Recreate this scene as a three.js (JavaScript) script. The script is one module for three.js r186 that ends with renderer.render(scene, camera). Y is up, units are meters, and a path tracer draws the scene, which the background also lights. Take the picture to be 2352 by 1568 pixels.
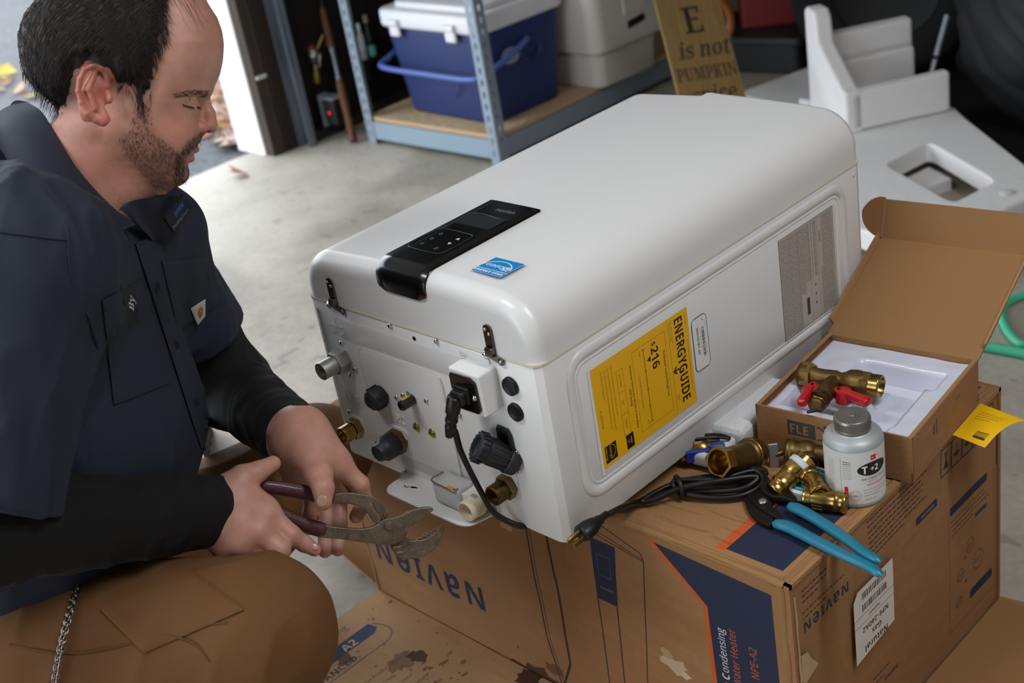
import * as THREE from 'three';
import { RoundedBoxGeometry } from 'three/addons/geometries/RoundedBoxGeometry.js';
import { TextGeometry } from 'three/addons/geometries/TextGeometry.js';
import { FontLoader } from 'three/addons/loaders/FontLoader.js';
import { mergeGeometries as mergeRaw, toCreasedNormals } from 'three/addons/utils/BufferGeometryUtils.js';
import { RectAreaLightUniformsLib } from 'three/addons/lights/RectAreaLightUniformsLib.js';

// ---------------------------------------------------------------- camera, sky, lights, exposure
const scene = new THREE.Scene();
const renderer = new THREE.WebGLRenderer({ antialias: true });
renderer.toneMapping = THREE.LinearToneMapping;
renderer.toneMappingExposure = 1.0;
renderer.shadowMap.enabled = true;
renderer.shadowMap.type = THREE.PCFSoftShadowMap;
RectAreaLightUniformsLib.init();

const FOCAL = 3014;                                          // focal length in pixels of the 2352 x 1568 frame
const camera = new THREE.PerspectiveCamera(2 * Math.atan(784 / FOCAL) * 180 / Math.PI, 2352 / 1568, 0.05, 80);
camera.position.set(1.425, 1.3536, 0.8865);
camera.rotation.set(-0.46375, 0.85533, -0.18196, 'YXZ');
camera.focus = 1.68;
camera.userData.fStop = 5.0;
camera.updateMatrixWorld(true);

scene.background = new THREE.Color(0.86, 0.93, 1.0);         // even overcast sky
scene.backgroundIntensity = 4.5;
scene.environmentIntensity = 4.5;

const LAMPS = [                                              // ceiling tube fixtures: x, z, strength
  [1.75, -0.2, 31], [-0.2, 1.05, 25],
];

// ---------------------------------------------------------------- helpers
const V = (x, y, z) => new THREE.Vector3(x, y, z);
function rng(seed) { let s = seed >>> 0; return () => { s = (s + 0x6D2B79F5) >>> 0; let t = s; t = Math.imul(t ^ (t >>> 15), t | 1); t ^= t + Math.imul(t ^ (t >>> 7), t | 61); return ((t ^ (t >>> 14)) >>> 0) / 4294967296; }; }
const hash3 = (x, y, z) => { let h = Math.imul(x, 374761393) ^ Math.imul(y, 668265263) ^ Math.imul(z, 2147483647 - 98765); h = Math.imul(h ^ (h >>> 13), 1274126177); return ((h ^ (h >>> 16)) >>> 0) / 4294967296; };
function noise(x, y, z) {
  const xi = Math.floor(x), yi = Math.floor(y), zi = Math.floor(z); let a = x - xi, b = y - yi, c = z - zi;
  a = a * a * (3 - 2 * a); b = b * b * (3 - 2 * b); c = c * c * (3 - 2 * c);
  const h = (i, j, k) => hash3(xi + i, yi + j, zi + k), L = (p, q, t) => p + (q - p) * t;
  return L(L(L(h(0, 0, 0), h(1, 0, 0), a), L(h(0, 1, 0), h(1, 1, 0), a), b), L(L(h(0, 0, 1), h(1, 0, 1), a), L(h(0, 1, 1), h(1, 1, 1), a), b), c);
}
const fbm = (x, y, z = 0, o = 4) => { let s = 0, a = .5, n = 0; for (let i = 0; i < o; i++) { s += a * noise(x, y, z); n += a; a *= .5; x = x * 2.03 + 7.1; y = y * 2.03 + 3.7; z = z * 2.03 + 1.3; } return s / n; };
const clamp = (x, a = 0, b = 1) => Math.min(b, Math.max(a, x)), mix = (a, b, t) => a + (b - a) * t;
const sstep = (a, b, x) => { const t = clamp((x - a) / (b - a)); return t * t * (3 - 2 * t); };
function dataTex(w, h, fn, srgb = true, repeat = true) {
  const d = new Uint8Array(w * h * 4);
  for (let j = 0; j < h; j++) for (let i = 0; i < w; i++) { const c = fn(i / w, j / h), o = (j * w + i) * 4; d[o] = clamp(c[0]) * 255; d[o + 1] = clamp(c[1]) * 255; d[o + 2] = clamp(c[2]) * 255; d[o + 3] = 255; }
  const t = new THREE.DataTexture(d, w, h); t.magFilter = THREE.LinearFilter; t.minFilter = THREE.LinearMipmapLinearFilter; t.generateMipmaps = true;
  if (repeat) t.wrapS = t.wrapT = THREE.RepeatWrapping;
  if (srgb) t.colorSpace = THREE.SRGBColorSpace;
  t.needsUpdate = true; return t;
}
function canvasTex(w, h, draw) {
  const c = document.createElement('canvas'); c.width = w; c.height = h; draw(c.getContext('2d'), w, h);
  const t = new THREE.CanvasTexture(c); t.colorSpace = THREE.SRGBColorSpace; t.anisotropy = 8; return t;
}
const M = (color, roughness = .6, o = {}) => new THREE.MeshStandardMaterial({ color, roughness, ...o });
const P = (color, roughness = .6, o = {}) => new THREE.MeshPhysicalMaterial({ color, roughness, ...o });
const counts = new Map();
function numbered(name) { const n = counts.get(name) || 0; counts.set(name, n + 1); return n ? name + '_' + String(n).padStart(3, '0') : name; }
function tag(o, label, category, group) { o.userData.label = label; o.userData.category = category; if (group) o.userData.group = group; return o; }
function thing(name, label, category, pos = [0, 0, 0], turn = 0, group) {
  const o = new THREE.Group(); o.name = numbered(name); o.position.set(...pos); o.rotation.y = turn; scene.add(o); return tag(o, label, category, group);
}
function part(parent, name, geo, material, label) {
  const m = new THREE.Mesh(geo, material); m.name = parent === scene ? numbered(name) : name; parent.add(m); if (label) m.userData.label = label; return m;
}
function struct(name, geo, material) { const m = part(scene, name, geo, material); m.userData.kind = 'structure'; return m; }
const boxG = (w, h, d, r = 0, s = 2) => r ? new RoundedBoxGeometry(w, h, d, s, r) : new THREE.BoxGeometry(w, h, d);
const moved = (g, x, y, z) => g.translate(x, y, z);
function boxAt(x0, x1, y0, y1, z0, z1, r = 0) { return boxG(x1 - x0, y1 - y0, z1 - z0, r).translate((x0 + x1) / 2, (y0 + y1) / 2, (z0 + z1) / 2); }
function worldUV(g, s = 1) {                                  // uv in metres, by the way each face points
  g = g.index ? g.toNonIndexed() : g; const p = g.attributes.position, n = g.attributes.normal, uv = new Float32Array(p.count * 2);
  for (let i = 0; i < p.count; i++) {
    const a = Math.abs(n.getX(i)), b = Math.abs(n.getY(i)), c = Math.abs(n.getZ(i)); let u, v;
    if (b >= a && b >= c) { u = p.getX(i); v = p.getZ(i); } else if (a >= c) { u = p.getZ(i); v = p.getY(i); } else { u = p.getX(i); v = p.getY(i); }
    uv[2 * i] = u * s; uv[2 * i + 1] = v * s;
  }
  g.setAttribute('uv', new THREE.BufferAttribute(uv, 2)); return g;
}
const lathe = (pts, seg = 32) => new THREE.LatheGeometry(pts.map(([r, y]) => new THREE.Vector2(Math.max(r, 0), y)), seg);
const tube = (pts, r, seg = 40, rad = 8, closed = false) => new THREE.TubeGeometry(new THREE.CatmullRomCurve3(pts.map(p => p.isVector3 ? p : V(...p)), closed, 'centripetal'), seg, r, rad, closed);
function shapeOf(pts) { const s = new THREE.Shape(); pts.forEach((p, i) => i ? s.lineTo(p[0], p[1]) : s.moveTo(p[0], p[1])); return s; }
function smoothShape(pts, n = 60) { const c = new THREE.CatmullRomCurve3(pts.map(p => V(p[0], p[1], 0)), true, 'centripetal'); return new THREE.Shape(c.getSpacedPoints(n).slice(0, -1).map(p => new THREE.Vector2(p.x, p.y))); }
function rrShape(w, h, r, s = new THREE.Shape()) { const x = w / 2, y = h / 2; s.moveTo(-x + r, -y); s.lineTo(x - r, -y); s.absarc(x - r, -y + r, r, -Math.PI / 2, 0); s.lineTo(x, y - r); s.absarc(x - r, y - r, r, 0, Math.PI / 2); s.lineTo(-x + r, y); s.absarc(-x + r, y - r, r, Math.PI / 2, Math.PI); s.lineTo(-x, -y + r); s.absarc(-x + r, -y + r, r, Math.PI, Math.PI * 1.5); return s; }
const extr = (shape, depth, bevel = 0, o = {}) => new THREE.ExtrudeGeometry(shape, { depth: depth - 2 * bevel, bevelEnabled: bevel > 0, bevelThickness: bevel, bevelSize: bevel, bevelOffset: -bevel, bevelSegments: 2, curveSegments: 10, ...o }).translate(0, 0, bevel);
const hexShape = (r) => shapeOf([0, 1, 2, 3, 4, 5].map(k => [r * Math.cos(k * Math.PI / 3), r * Math.sin(k * Math.PI / 3)]));
function frame(g, o, x, y, z) { return g.applyMatrix4(new THREE.Matrix4().makeBasis(x, y, z).setPosition(o)); }   // places geometry by its own three axes
function along(g, a, b) {                                    // turns a geometry that stands on +y so that it runs from a towards b
  const d = b.clone().sub(a).normalize(); return g.applyQuaternion(new THREE.Quaternion().setFromUnitVectors(V(0, 1, 0), d)).translate(a.x, a.y, a.z);
}
function quad(o, u, v, lift = 0) {                            // flat print: corner, width vector, height vector
  const g = new THREE.PlaneGeometry(1, 1).translate(.5, .5, 0), n = u.clone().cross(v).normalize();
  return g.applyMatrix4(new THREE.Matrix4().makeBasis(u, v, n).setPosition(o.clone().addScaledVector(n, lift)));
}
function slab(o, u, v, t, nu = 24, nv = 16, bump = 0, seed = 1) {   // a board with thickness t behind its printed face, slightly uneven
  const lu = u.length(), lv = v.length(), n = u.clone().cross(v).normalize(), g = new THREE.BoxGeometry(1, 1, 1, nu, nv, 1), p = g.attributes.position, uv = g.attributes.uv;
  for (let i = 0; i < p.count; i++) {
    const a = p.getX(i) + .5, b = p.getY(i) + .5, f = p.getZ(i) > 0 ? 0 : -t, e = Math.min(1, 8 * Math.min(a, 1 - a), 8 * Math.min(b, 1 - b));
    const k = bump * e * (fbm(a * lu * 6 + seed, b * lv * 6, seed) - .5) * 2;
    const q = o.clone().addScaledVector(u, a).addScaledVector(v, b).addScaledVector(n, f + k); p.setXYZ(i, q.x, q.y, q.z); uv.setXY(i, a, b);
  }
  g.computeVertexNormals(); return g;
}
const at = (u, v, d) => V((u - 1176) / FOCAL * d, (784 - v) / FOCAL * d, -d).applyMatrix4(camera.matrixWorld);   // a measured point of the photograph at its own distance
const CAMX = V(1, 0, 0).transformDirection(camera.matrixWorld), CAMY = V(0, 1, 0).transformDirection(camera.matrixWorld), CAMZ = V(0, 0, 1).transformDirection(camera.matrixWorld);
const fonts = {}; for (const f of ['sans_bold', 'sans_regular', 'serif_bold']) fonts[f] = await new FontLoader().loadAsync('fonts/droid/droid_' + f + '.typeface.json');
function textG(str, size, depth, font = 'sans_bold') { const g = new TextGeometry(str, { font: fonts[font], size, depth, curveSegments: 4 }); g.computeBoundingBox(); const b = g.boundingBox; return g.translate(-(b.min.x + b.max.x) / 2, -(b.min.y + b.max.y) / 2, 0); }

// shared textures
const grainTex = dataTex(256, 256, (u, v) => { const n = .5 + .5 * (fbm(u * 64, v * 64, 3, 3) - .5); return [n, n, n]; }, false);
function kraft(g, w, h, seed = 1, base = [148, 107, 67]) {    // brown board: fibres, flecks, faint blotches
  const R = rng(seed); g.fillStyle = `rgb(${base})`; g.fillRect(0, 0, w, h);
  for (let i = 0; i < 260; i++) { const k = R() < .5; g.fillStyle = k ? 'rgba(120,80,45,.05)' : 'rgba(205,165,120,.05)'; g.fillRect(R() * w, R() * h, 20 + R() * w * .12, 4 + R() * h * .05); }
  for (let i = 0; i < w * h / 350; i++) { g.fillStyle = R() < .55 ? 'rgba(95,60,30,.16)' : 'rgba(225,190,150,.14)'; g.fillRect(R() * w, R() * h, 1 + R() * 9, 1 + R() * 1.5); }
}
function mergeGeometries(list) {                              // joins the pieces of one part, whatever their layout
  return mergeRaw(list.map(g => { g = g.index ? g.toNonIndexed() : g; for (const k of Object.keys(g.attributes)) if (!['position', 'normal', 'uv'].includes(k)) g.deleteAttribute(k); if (!g.attributes.uv) g.setAttribute('uv', new THREE.BufferAttribute(new Float32Array(g.attributes.position.count * 2), 2)); g.morphAttributes = {}; return g; }));
}

// ---------------------------------------------------------------- the garage
const concreteTex = dataTex(1024, 1024, (u, v) => {
  const x = u * 5, y = v * 5, a = fbm(x * 1.3, y * 1.3, 2, 5), b = fbm(x * 9, y * 9, 5, 4), c = noise(x * 110, y * 110, 1), blot = sstep(.55, .72, fbm(x * 2.1 + 3, y * 2.1, 9, 5));
  let l = .65 + .13 * (a - .5) + .10 * (b - .5) + .05 * (c - .5) - .10 * blot; if (noise(x * 34, y * 34, 7) > .9) l -= .08;
  const w = .5 + .5 * fbm(x * 1.7, y * 1.7, 14, 4);
  return [l + .012 + .02 * w, l, l - .028 - .03 * w];
});
concreteTex.repeat.set(1, 1);
const concreteBump = dataTex(512, 512, (u, v) => { const n = fbm(u * 40, v * 40, 3, 5); return [n, n, n]; }, false);
const matFloor = M(0xffffff, .62, { map: concreteTex, bumpMap: concreteBump, bumpScale: .002 });
const floorG = worldUV(boxAt(-2.55, 3.1, -.12, 0, -5.2, 3.6), .2); struct('floor', floorG, matFloor);
const woodTex = dataTex(256, 512, (u, v) => { const g = fbm(u * 40, v * 3, 4, 4), k = fbm(u * 5, v * 1.4, 8, 3); const l = .55 + .5 * (g - .5) + .5 * (k - .5); return [l, l * .93, l * .86]; });
const matDarkWood = M(0x2a1a10, .75, { map: woodTex }), matDrywall = M(0x8d887f, .85, { bumpMap: grainTex, bumpScale: .0006 }), matJamb = M(0xe8e9e6, .5), matTrim = M(0x6b5f50, .7, { map: woodTex });
const DZ = -1.53, WX = -2.43;                                   // door jamb position, inner face of the door wall
struct('wall_left', mergeGeometries([worldUV(boxAt(-2.55, WX, 0, 2.5, -5.2, DZ)), worldUV(boxAt(-2.55, WX, 0, 2.5, 3.35, 3.6)), worldUV(boxAt(-2.55, WX, 2.15, 2.5, DZ, 3.35))]), matDarkWood);
struct('wall_back', worldUV(boxAt(-2.55, 3.1, 0, 2.5, -5.32, -5.2)), M(0x2b2723, .9));
struct('wall_front', mergeGeometries([worldUV(boxAt(.5, 3.1, 0, 2.5, 3.6, 3.72)), worldUV(boxAt(-2.55, -2.2, 0, 2.5, 3.6, 3.72)), worldUV(boxAt(-2.2, .5, 2.1, 2.5, 3.6, 3.72))]), matDrywall);  // unseen doorway added here so sky light reaches the heater end
struct('wall_right', worldUV(boxAt(3.1, 3.22, 0, 2.5, -5.2, 3.6)), matDrywall);
struct('ceiling', worldUV(boxAt(-2.55, 3.22, 2.5, 2.62, -5.32, 3.72)), M(0xa8a49c, .9));
{ // opening of the big door: white outer jamb, stained inner trim and stop
  const j = new THREE.Group(); j.name = 'trim_1'; j.userData.kind = 'structure'; scene.add(j);
  part(j, 'jamb_board', boxAt(-2.62, -2.452, 0, 2.15, DZ, DZ + .022, .003), matJamb);
  part(j, 'casing', boxAt(-2.452, -2.405, 0, 2.15, DZ - .035, DZ + .016, .003), matTrim);
  part(j, 'inner_casing', boxAt(-2.43, -2.40, 0, 2.2, DZ - .12, DZ - .037, .004), M(0x46301e, .75, { map: woodTex }));
  part(j, 'hinge_clip', boxAt(-2.415, -2.398, .275, .287, DZ - .03, DZ + .012, .002), M(0xd8d8d4, .4));
  part(j, 'far_jamb', boxAt(-2.62, -2.41, 0, 2.15, 3.328, 3.35, .003), matJamb);
  part(j, 'bottom_plate', boxAt(-2.43, -2.37, 0, .035, -5.1, DZ - .12, .004), M(0x55504a, .8, { map: woodTex }));
}
const galv = M(0x9aa3aa, .42, { metalness: .55 });
const railTex = dataTex(128, 128, (u, v) => { const n = .62 + .25 * (noise(u * 20, v * 20, 1) - .5) + .2 * (noise(u * 7, v * 7, 4) - .5); return [n * .95, n, n * 1.05]; });
{ // galvanised track of the sectional door
  const t = thing('door_track', 'galvanised steel track of the overhead door standing beside the white jamb', 'door track', [-2.345, 0, -1.66]);
  const m = M(0xcfd4d8, .4, { metalness: .5, map: railTex });
  part(t, 'flange', boxAt(-.055, -.05, 0, 2.2, 0, .04), m);
  part(t, 'channel', mergeGeometries([boxAt(-.05, 0, 0, 2.2, 0, .003), boxAt(-.002, .0, 0, 2.2, .003, .03), boxAt(-.008, -.002, 0, 2.2, .026, .03)]), m);
  for (const y of [.3, 1.1, 1.9]) part(t, 'bracket', boxAt(-.085, -.05, y, y + .05, -.002, .002), m);
}
{ // safety sensor on the track
  const t = thing('door_sensor', 'black safety sensor with a red light low beside the door track', 'sensor', [-2.30, 0, -1.73]);
  part(t, 'housing', boxAt(-.03, .03, .06, .15, -.045, .02, .008), M(0x0c0c0d, .5));
  part(t, 'bracket', mergeGeometries([boxAt(-.045, .035, .152, .158, -.03, .02), boxAt(-.05, -.044, .05, .165, -.02, .02)]), galv);
  part(t, 'indicator', new THREE.SphereGeometry(.005, 12, 8).translate(.0, .105, .021), M(0x300000, .3, { emissive: 0xff1408, emissiveIntensity: 1.3 }), 'lit red indicator light');
}
// ceiling tube fixtures
for (const [x, z, s] of LAMPS) {
  const t = thing('ceiling_light', z < 0 ? 'white ceiling tube fixture above the water heater' : 'white ceiling tube fixture behind the camera', 'ceiling light', [x, 2.5, z]);
  part(t, 'housing', boxAt(-.62, .62, -.05, -.001, -.16, .16, .008), M(0xe6e6e2, .5));
  for (const dz of [-.08, .08]) part(t, 'tube', new THREE.CylinderGeometry(.013, .013, 1.16, 16).rotateZ(Math.PI / 2).translate(0, -.07, dz), M(0xffffff, .4, { emissive: 0xfdfcff, emissiveIntensity: 2.5 }));
  const l = new THREE.RectAreaLight(0xfcfbff, s, 1.16, .24); l.position.set(x, 2.41, z); l.rotation.x = -Math.PI / 2; scene.add(l);
}
// outside
const asphaltTex = dataTex(512, 512, (u, v) => { const a = fbm(u * 6, v * 6, 1, 4), c = noise(u * 200, v * 200, 3), l = .29 + .10 * (a - .5) + .16 * (c - .5); return [l * .98, l, l * 1.04]; });
struct('driveway', worldUV(boxAt(-26, -2.55, -.14, -.02, -14, 16), .5), M(0xffffff, .8, { map: asphaltTex }));

// ---------------------------------------------------------------- the white tankless water heater, lying on its back
const matPaint = P(0xe2e3e2, .38, { clearcoat: .35, clearcoatRoughness: .25 });
const matChrome = M(0xd0d0d0, .18, { metalness: 1 }), matZinc = M(0xb4b2ae, .38, { metalness: .9 }), matAlu = M(0xa6a49e, .42, { metalness: .85 });
const brassTex = dataTex(128, 128, (u, v) => { const n = .82 + .3 * (fbm(u * 10, v * 10, 3, 3) - .5); return [n, n * .98, n * .93]; });
const matBrass = M(0xc6a765, .27, { metalness: 1, map: brassTex }), matBrassDull = M(0x937a4e, .46, { metalness: .9, map: brassTex });
const matBlack = M(0x0b0b0c, .45), matBlackGloss = P(0x060606, .22, { clearcoat: .3, clearcoatRoughness: .2 }), matRubber = M(0x0a0a0a, .42), matDarkPlastic = M(0x1d1f24, .5);
const HW = .44, HL = .696, HS = .2526, HT = .335;
const heater = thing('water_heater', 'white tankless water heater lying on its back across the long brown carton', 'water heater', [0, .40, 0]);
{
  const r = .018;
  const plan = rrShape(HW, HL, r); 
  const low = extr(plan, HS - .0035, .0025, { curveSegments: 14 }).rotateX(-Math.PI / 2).translate(HW / 2, 0, -HL / 2);
  part(heater, 'lower_case', toCreasedNormals(low, .7), matPaint);
  part(heater, 'gasket', extr(rrShape(HW + .0016, HL + .0016, r), .0032).rotateX(-Math.PI / 2).translate(HW / 2, HS - .0034, -HL / 2), M(0xdedacb, .6), 'cream seam gasket');
  // cover: one profile swept along the length, rounded at both ends
  const R = .058, top = HT - HS, prof = [];
  const yl = top - .014;                                       // the left shoulder is a little lower than the ridge
  for (let i = 0; i <= 4; i++) prof.push([0, .0 + i / 4 * (yl - R * .95)]);
  for (let i = 1; i <= 12; i++) { const a = i / 12 * Math.PI / 2; prof.push([R - R * Math.cos(a), yl - R * .95 + R * .95 * Math.sin(a)]); }
  for (let i = 1; i <= 8; i++) { const t = i / 8; prof.push([mix(R, .180, t), mix(yl, top - .0062, t)]); }
  prof.push([.1815, top - .0052], [.1835, top - .0012], [.1855, top - .0002], [.189, top]);
  for (let i = 1; i <= 9; i++) { const t = i / 9; prof.push([mix(.189, HW - R, t), top - .0005 - .004 * t * t]); }
  const yr = top - .0045;
  for (let i = 1; i <= 12; i++) { const a = i / 12 * Math.PI / 2; prof.push([HW - R + R * Math.sin(a), yr - R * .95 + R * .95 * Math.cos(a)]); }
  for (let i = 1; i <= 4; i++) prof.push([HW, (yr - R * .95) * (1 - i / 4)]);
  const nrm = prof.map((p, i) => { const a = prof[Math.max(0, i - 1)], b = prof[Math.min(prof.length - 1, i + 1)]; const dx = b[0] - a[0], dy = b[1] - a[1], l = Math.hypot(dx, dy); return p[0] > .172 && p[0] < .2 ? [0, 1] : [-dy / l, dx / l]; });
  const re = .022, rings = [];
  const ring = (inset, z) => prof.map((p, i) => [clamp(p[0] - nrm[i][0] * inset, 0, HW), Math.max(0, p[1] - nrm[i][1] * inset), z]);
  for (let j = 0; j <= 8; j++) { const a = j / 8 * Math.PI / 2; rings.push(ring(re * (1 - Math.sin(a)), -re * (1 - Math.cos(a)))); }
  for (let j = 1; j < 8; j++) rings.push(ring(0, mix(-re, -HL + re, j / 8)));
  for (let j = 8; j >= 0; j--) { const a = j / 8 * Math.PI / 2; rings.push(ring(re * (1 - Math.sin(a)), -HL + re * (1 - Math.cos(a)))); }
  const n = prof.length, pos = [], idx = [];
  rings.forEach(r => r.forEach(p => pos.push(p[0], p[1] + HS, p[2])));
  for (let j = 0; j < rings.length - 1; j++) for (let i = 0; i < n - 1; i++) { const a = j * n + i, b = a + 1, c = a + n, d = c + 1; idx.push(a, b, c, b, d, c); }
  for (const [j, f] of [[0, 0], [rings.length - 1, 1]]) {       // flat ends
    const base = pos.length / 3; rings[j].forEach(p => pos.push(p[0], p[1] + HS, p[2])); const cI = pos.length / 3; pos.push(HW / 2, HS + .0, rings[j][0][2]);
    for (let i = 0; i < n - 1; i++) f ? idx.push(cI, base + i, base + i + 1) : idx.push(cI, base + i + 1, base + i);
  }
  const g = new THREE.BufferGeometry(); g.setAttribute('position', new THREE.Float32BufferAttribute(pos, 3)); g.setIndex(idx); g.computeVertexNormals();
  part(heater, 'cover', g, matPaint);
  const fy = x => HS + (x < .18 ? mix(yl, top - .0035, (x - R) / (.18 - R)) : top - .0005 - .004 * Math.pow((x - .187) / (HW - R - .187), 2));
  // black control panel that bends over the end edge
  const path = []; const T = HT + .0006;
  for (let i = 0; i <= 3; i++) path.push([T - .037 + i / 3 * (.037 - re), .0012]);
  for (let i = 1; i <= 8; i++) { const a = i / 8 * Math.PI / 2; path.push([T - re + (re + .0) * Math.sin(a), .0012 - (re) * (1 - Math.cos(a))]); }
  for (let i = 1; i <= 20; i++) path.push([T, mix(.0012 - re, -.21, i / 20)]);
  const w0 = .174, w1 = .2655, cp = [], ci = [];
  let s = 0; const cols = 9;
  path.forEach((p, k) => {
    if (k) s += Math.hypot(p[0] - path[k - 1][0], p[1] - path[k - 1][1]); const rc = .012, e = s < rc ? rc - Math.sqrt(Math.max(0, rc * rc - (rc - s) * (rc - s))) : 0, pn = path[Math.min(k + 1, path.length - 1)], pp = path[Math.max(0, k - 1)];
    const ty = pn[0] - pp[0], tz = pn[1] - pp[1], l = Math.hypot(ty, tz), ny = -tz / l, nz = ty / l;
    for (let c = 0; c < cols; c++) { const q = c / (cols - 1), side = (c === 0 || c === cols - 1), x = mix(w0 + e, w1 - e, clamp((c - 1) / (cols - 3))), lift = side ? -.004 : (c === 1 || c === cols - 2) ? .0014 : .0018; cp.push(x, p[0] + ny * lift, p[1] + nz * lift); }
  });
  for (let k = 0; k < path.length - 1; k++) for (let c = 0; c < cols - 1; c++) { const a = k * cols + c; ci.push(a, a + 1, a + cols, a + 1, a + cols + 1, a + cols); }
  const pg = new THREE.BufferGeometry(); pg.setAttribute('position', new THREE.Float32BufferAttribute(cp, 3)); pg.setIndex(ci); pg.computeVertexNormals();
  const panel = part(heater, 'control_panel', pg, matBlackGloss, 'glossy black control panel bending over the end');
  const yT = T + .002;
  part(panel, 'screen', boxAt(.184, .25, yT, yT + .0006, -.163, -.131), P(0x23282a, .3), 'dark grey display');
  part(panel, 'screen_edge', tube([[.184, yT, -.131], [.184, yT, -.163], [.25, yT, -.163]], .0006, 20, 5), M(0x505050, .4));
  part(panel, 'keypad_outline', tube([[.181, yT, -.053], [.1815, yT, -.106], [.184, yT, -.109], [.242, yT, -.109], [.244, yT, -.106], [.244, yT, -.054], [.241, yT, -.05], [.184, yT, -.05]], .0006, 60, 5, true), M(0x3a3a3a, .35));
  const tri = shapeOf([[-.003, -.002], [.003, -.002], [0, .0028]]);
  for (const [x, z, f, m] of [[.232, -.093, 0, 0xd8d8d8], [.231, -.078, Math.PI, 0xd8d8d8]]) part(panel, 'arrow_mark', extr(tri, .0004).rotateZ(f).rotateX(-Math.PI / 2).translate(x, yT, z), M(m, .5));
  for (const [x, z] of [[.196, -.096], [.196, -.08], [.196, -.063], [.226, -.06]]) part(panel, 'key_mark', new THREE.TorusGeometry(.0024, .0005, 5, 14).rotateX(Math.PI / 2).translate(x, yT, z), M(0x555555, .5));
  part(panel, 'lettering', textG('navien', .0085, .0003, 'sans_regular').rotateX(-Math.PI / 2).translate(.226, yT, -.186), M(0x777777, .4));
  // stickers
  const star = canvasTex(256, 256, (c, w, h) => {
    c.fillStyle = '#0e86c8'; c.fillRect(0, 0, w, h); c.fillStyle = '#ffffff'; c.fillRect(0, 186, w, 5);
    c.strokeStyle = '#ffffff'; c.lineWidth = 7; c.beginPath(); c.arc(118, 160, 118, -Math.PI * .95, -.12); c.stroke();
    c.font = 'italic 62px serif'; c.fillText('energy', 22, 138); c.beginPath();
    for (let k = 0; k < 10; k++) { const a = -Math.PI / 2 + k * Math.PI / 5, q = k % 2 ? 13 : 34; c.lineTo(206 + q * Math.cos(a), 138 + q * Math.sin(a)); } c.closePath(); c.lineWidth = 4; c.stroke();
    c.font = 'bold 37px sans-serif'; c.fillText('ENERGY STAR', 4, 233); c.strokeRect(1, 1, w - 2, h - 2);
  });
  part(heater, 'sticker', quad(V(.313, HT + .0002, -.0355), V(.051, 0, 0), V(0, -.0018, -.0435), .0006), M(0xffffff, .4, { map: star }), 'blue efficiency sticker on the cover');
  const X = HW;
  const eg = canvasTex(768, 1024, (c, w, h) => {
    c.fillStyle = '#f2b705'; c.fillRect(0, 0, w, h); c.fillStyle = '#17130a'; c.strokeStyle = '#17130a';
    c.font = 'bold 124px sans-serif'; c.save(); c.translate(30, 152); c.scale(.79, 1); c.fillText('ENERGYGUIDE', 0, 0); c.restore();
    c.lineWidth = 12; c.beginPath(); c.moveTo(424, 150); c.lineTo(424, 205); c.moveTo(396, 178); c.lineTo(424, 210); c.lineTo(452, 178); c.stroke();
    c.font = '13px sans-serif'; c.fillText('U.S. Government', 30, 34); c.fillText('Federal law prohibits removal of this label before consumer purchase.', 250, 34);
    c.fillText('Water Heater - Instantaneous', 30, 190); c.fillText('Capacity (first hour rating)', 30, 208); c.fillText('Model(s)', 620, 190); c.fillText('240A2', 620, 208);
    c.lineWidth = 2; c.beginPath(); c.moveTo(24, 222); c.lineTo(744, 222); c.stroke(); c.strokeRect(70, 262, 630, 350);
    c.font = 'bold 26px sans-serif'; c.fillText('Estimated Yearly Energy Cost', 210, 300);
    c.font = 'bold 104px sans-serif'; c.fillText('216', 130, 420); c.font = 'bold 60px sans-serif'; c.fillText('$', 92, 408);
    c.beginPath(); c.moveTo(178, 432); c.lineTo(226, 432); c.lineTo(202, 470); c.fill();
    c.lineWidth = 5; c.beginPath(); c.moveTo(100, 496); c.lineTo(670, 496); c.moveTo(102, 480); c.lineTo(102, 512); c.moveTo(668, 480); c.lineTo(668, 512); for (const q of [.3, .55, .78]) { c.moveTo(100 + 570 * q, 488); c.lineTo(100 + 570 * q, 504); } c.stroke();
    c.font = '18px sans-serif'; c.fillText('$184', 96, 542); c.fillText('$277', 640, 542); c.font = '20px sans-serif'; c.fillText('Cost Range of Similar Models', 270, 572);
    c.font = 'bold 24px sans-serif'; c.fillText('Maximum Gallons Per Minute of Hot Water', 150, 652); c.fillText('GPM Rating', 318, 682);
    c.lineWidth = 2; c.strokeRect(130, 720, 520, 66); for (const q of [300, 470]) { c.beginPath(); c.moveTo(q, 720); c.lineTo(q, 786); c.stroke(); } c.font = '22px sans-serif'; c.fillText('very small', 160, 760); c.fillText('low', 365, 760); c.fillText('medium', 510, 760);
    c.fillRect(640, 700, 112, 78); c.fillStyle = '#f2b705'; c.font = 'bold 20px sans-serif'; c.fillText('HIGH', 668, 734); c.fillText('5.6', 680, 760); c.fillStyle = '#17130a';
    c.font = '17px sans-serif'; ['Your cost will depend on your utility rates and use.', 'Cost range based only on instantaneous gas-fired water heaters', 'Estimated cost based on a national average natural gas cost', 'Estimated yearly energy use'].forEach((s, i) => c.fillText(s, 60, 832 + i * 34));
    c.font = '22px sans-serif'; c.fillText('ftc.gov/energy', 330, 985); c.fillRect(612, 880, 132, 118); c.strokeStyle = '#f2b705'; c.lineWidth = 4; c.beginPath(); c.arc(672, 946, 54, Math.PI, -.1); c.stroke(); c.fillStyle = '#f2b705'; c.font = 'italic 30px serif'; c.fillText('energy', 626, 950); c.font = 'bold 16px sans-serif'; c.fillText('ENERGY STAR', 619, 990);
  });
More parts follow.
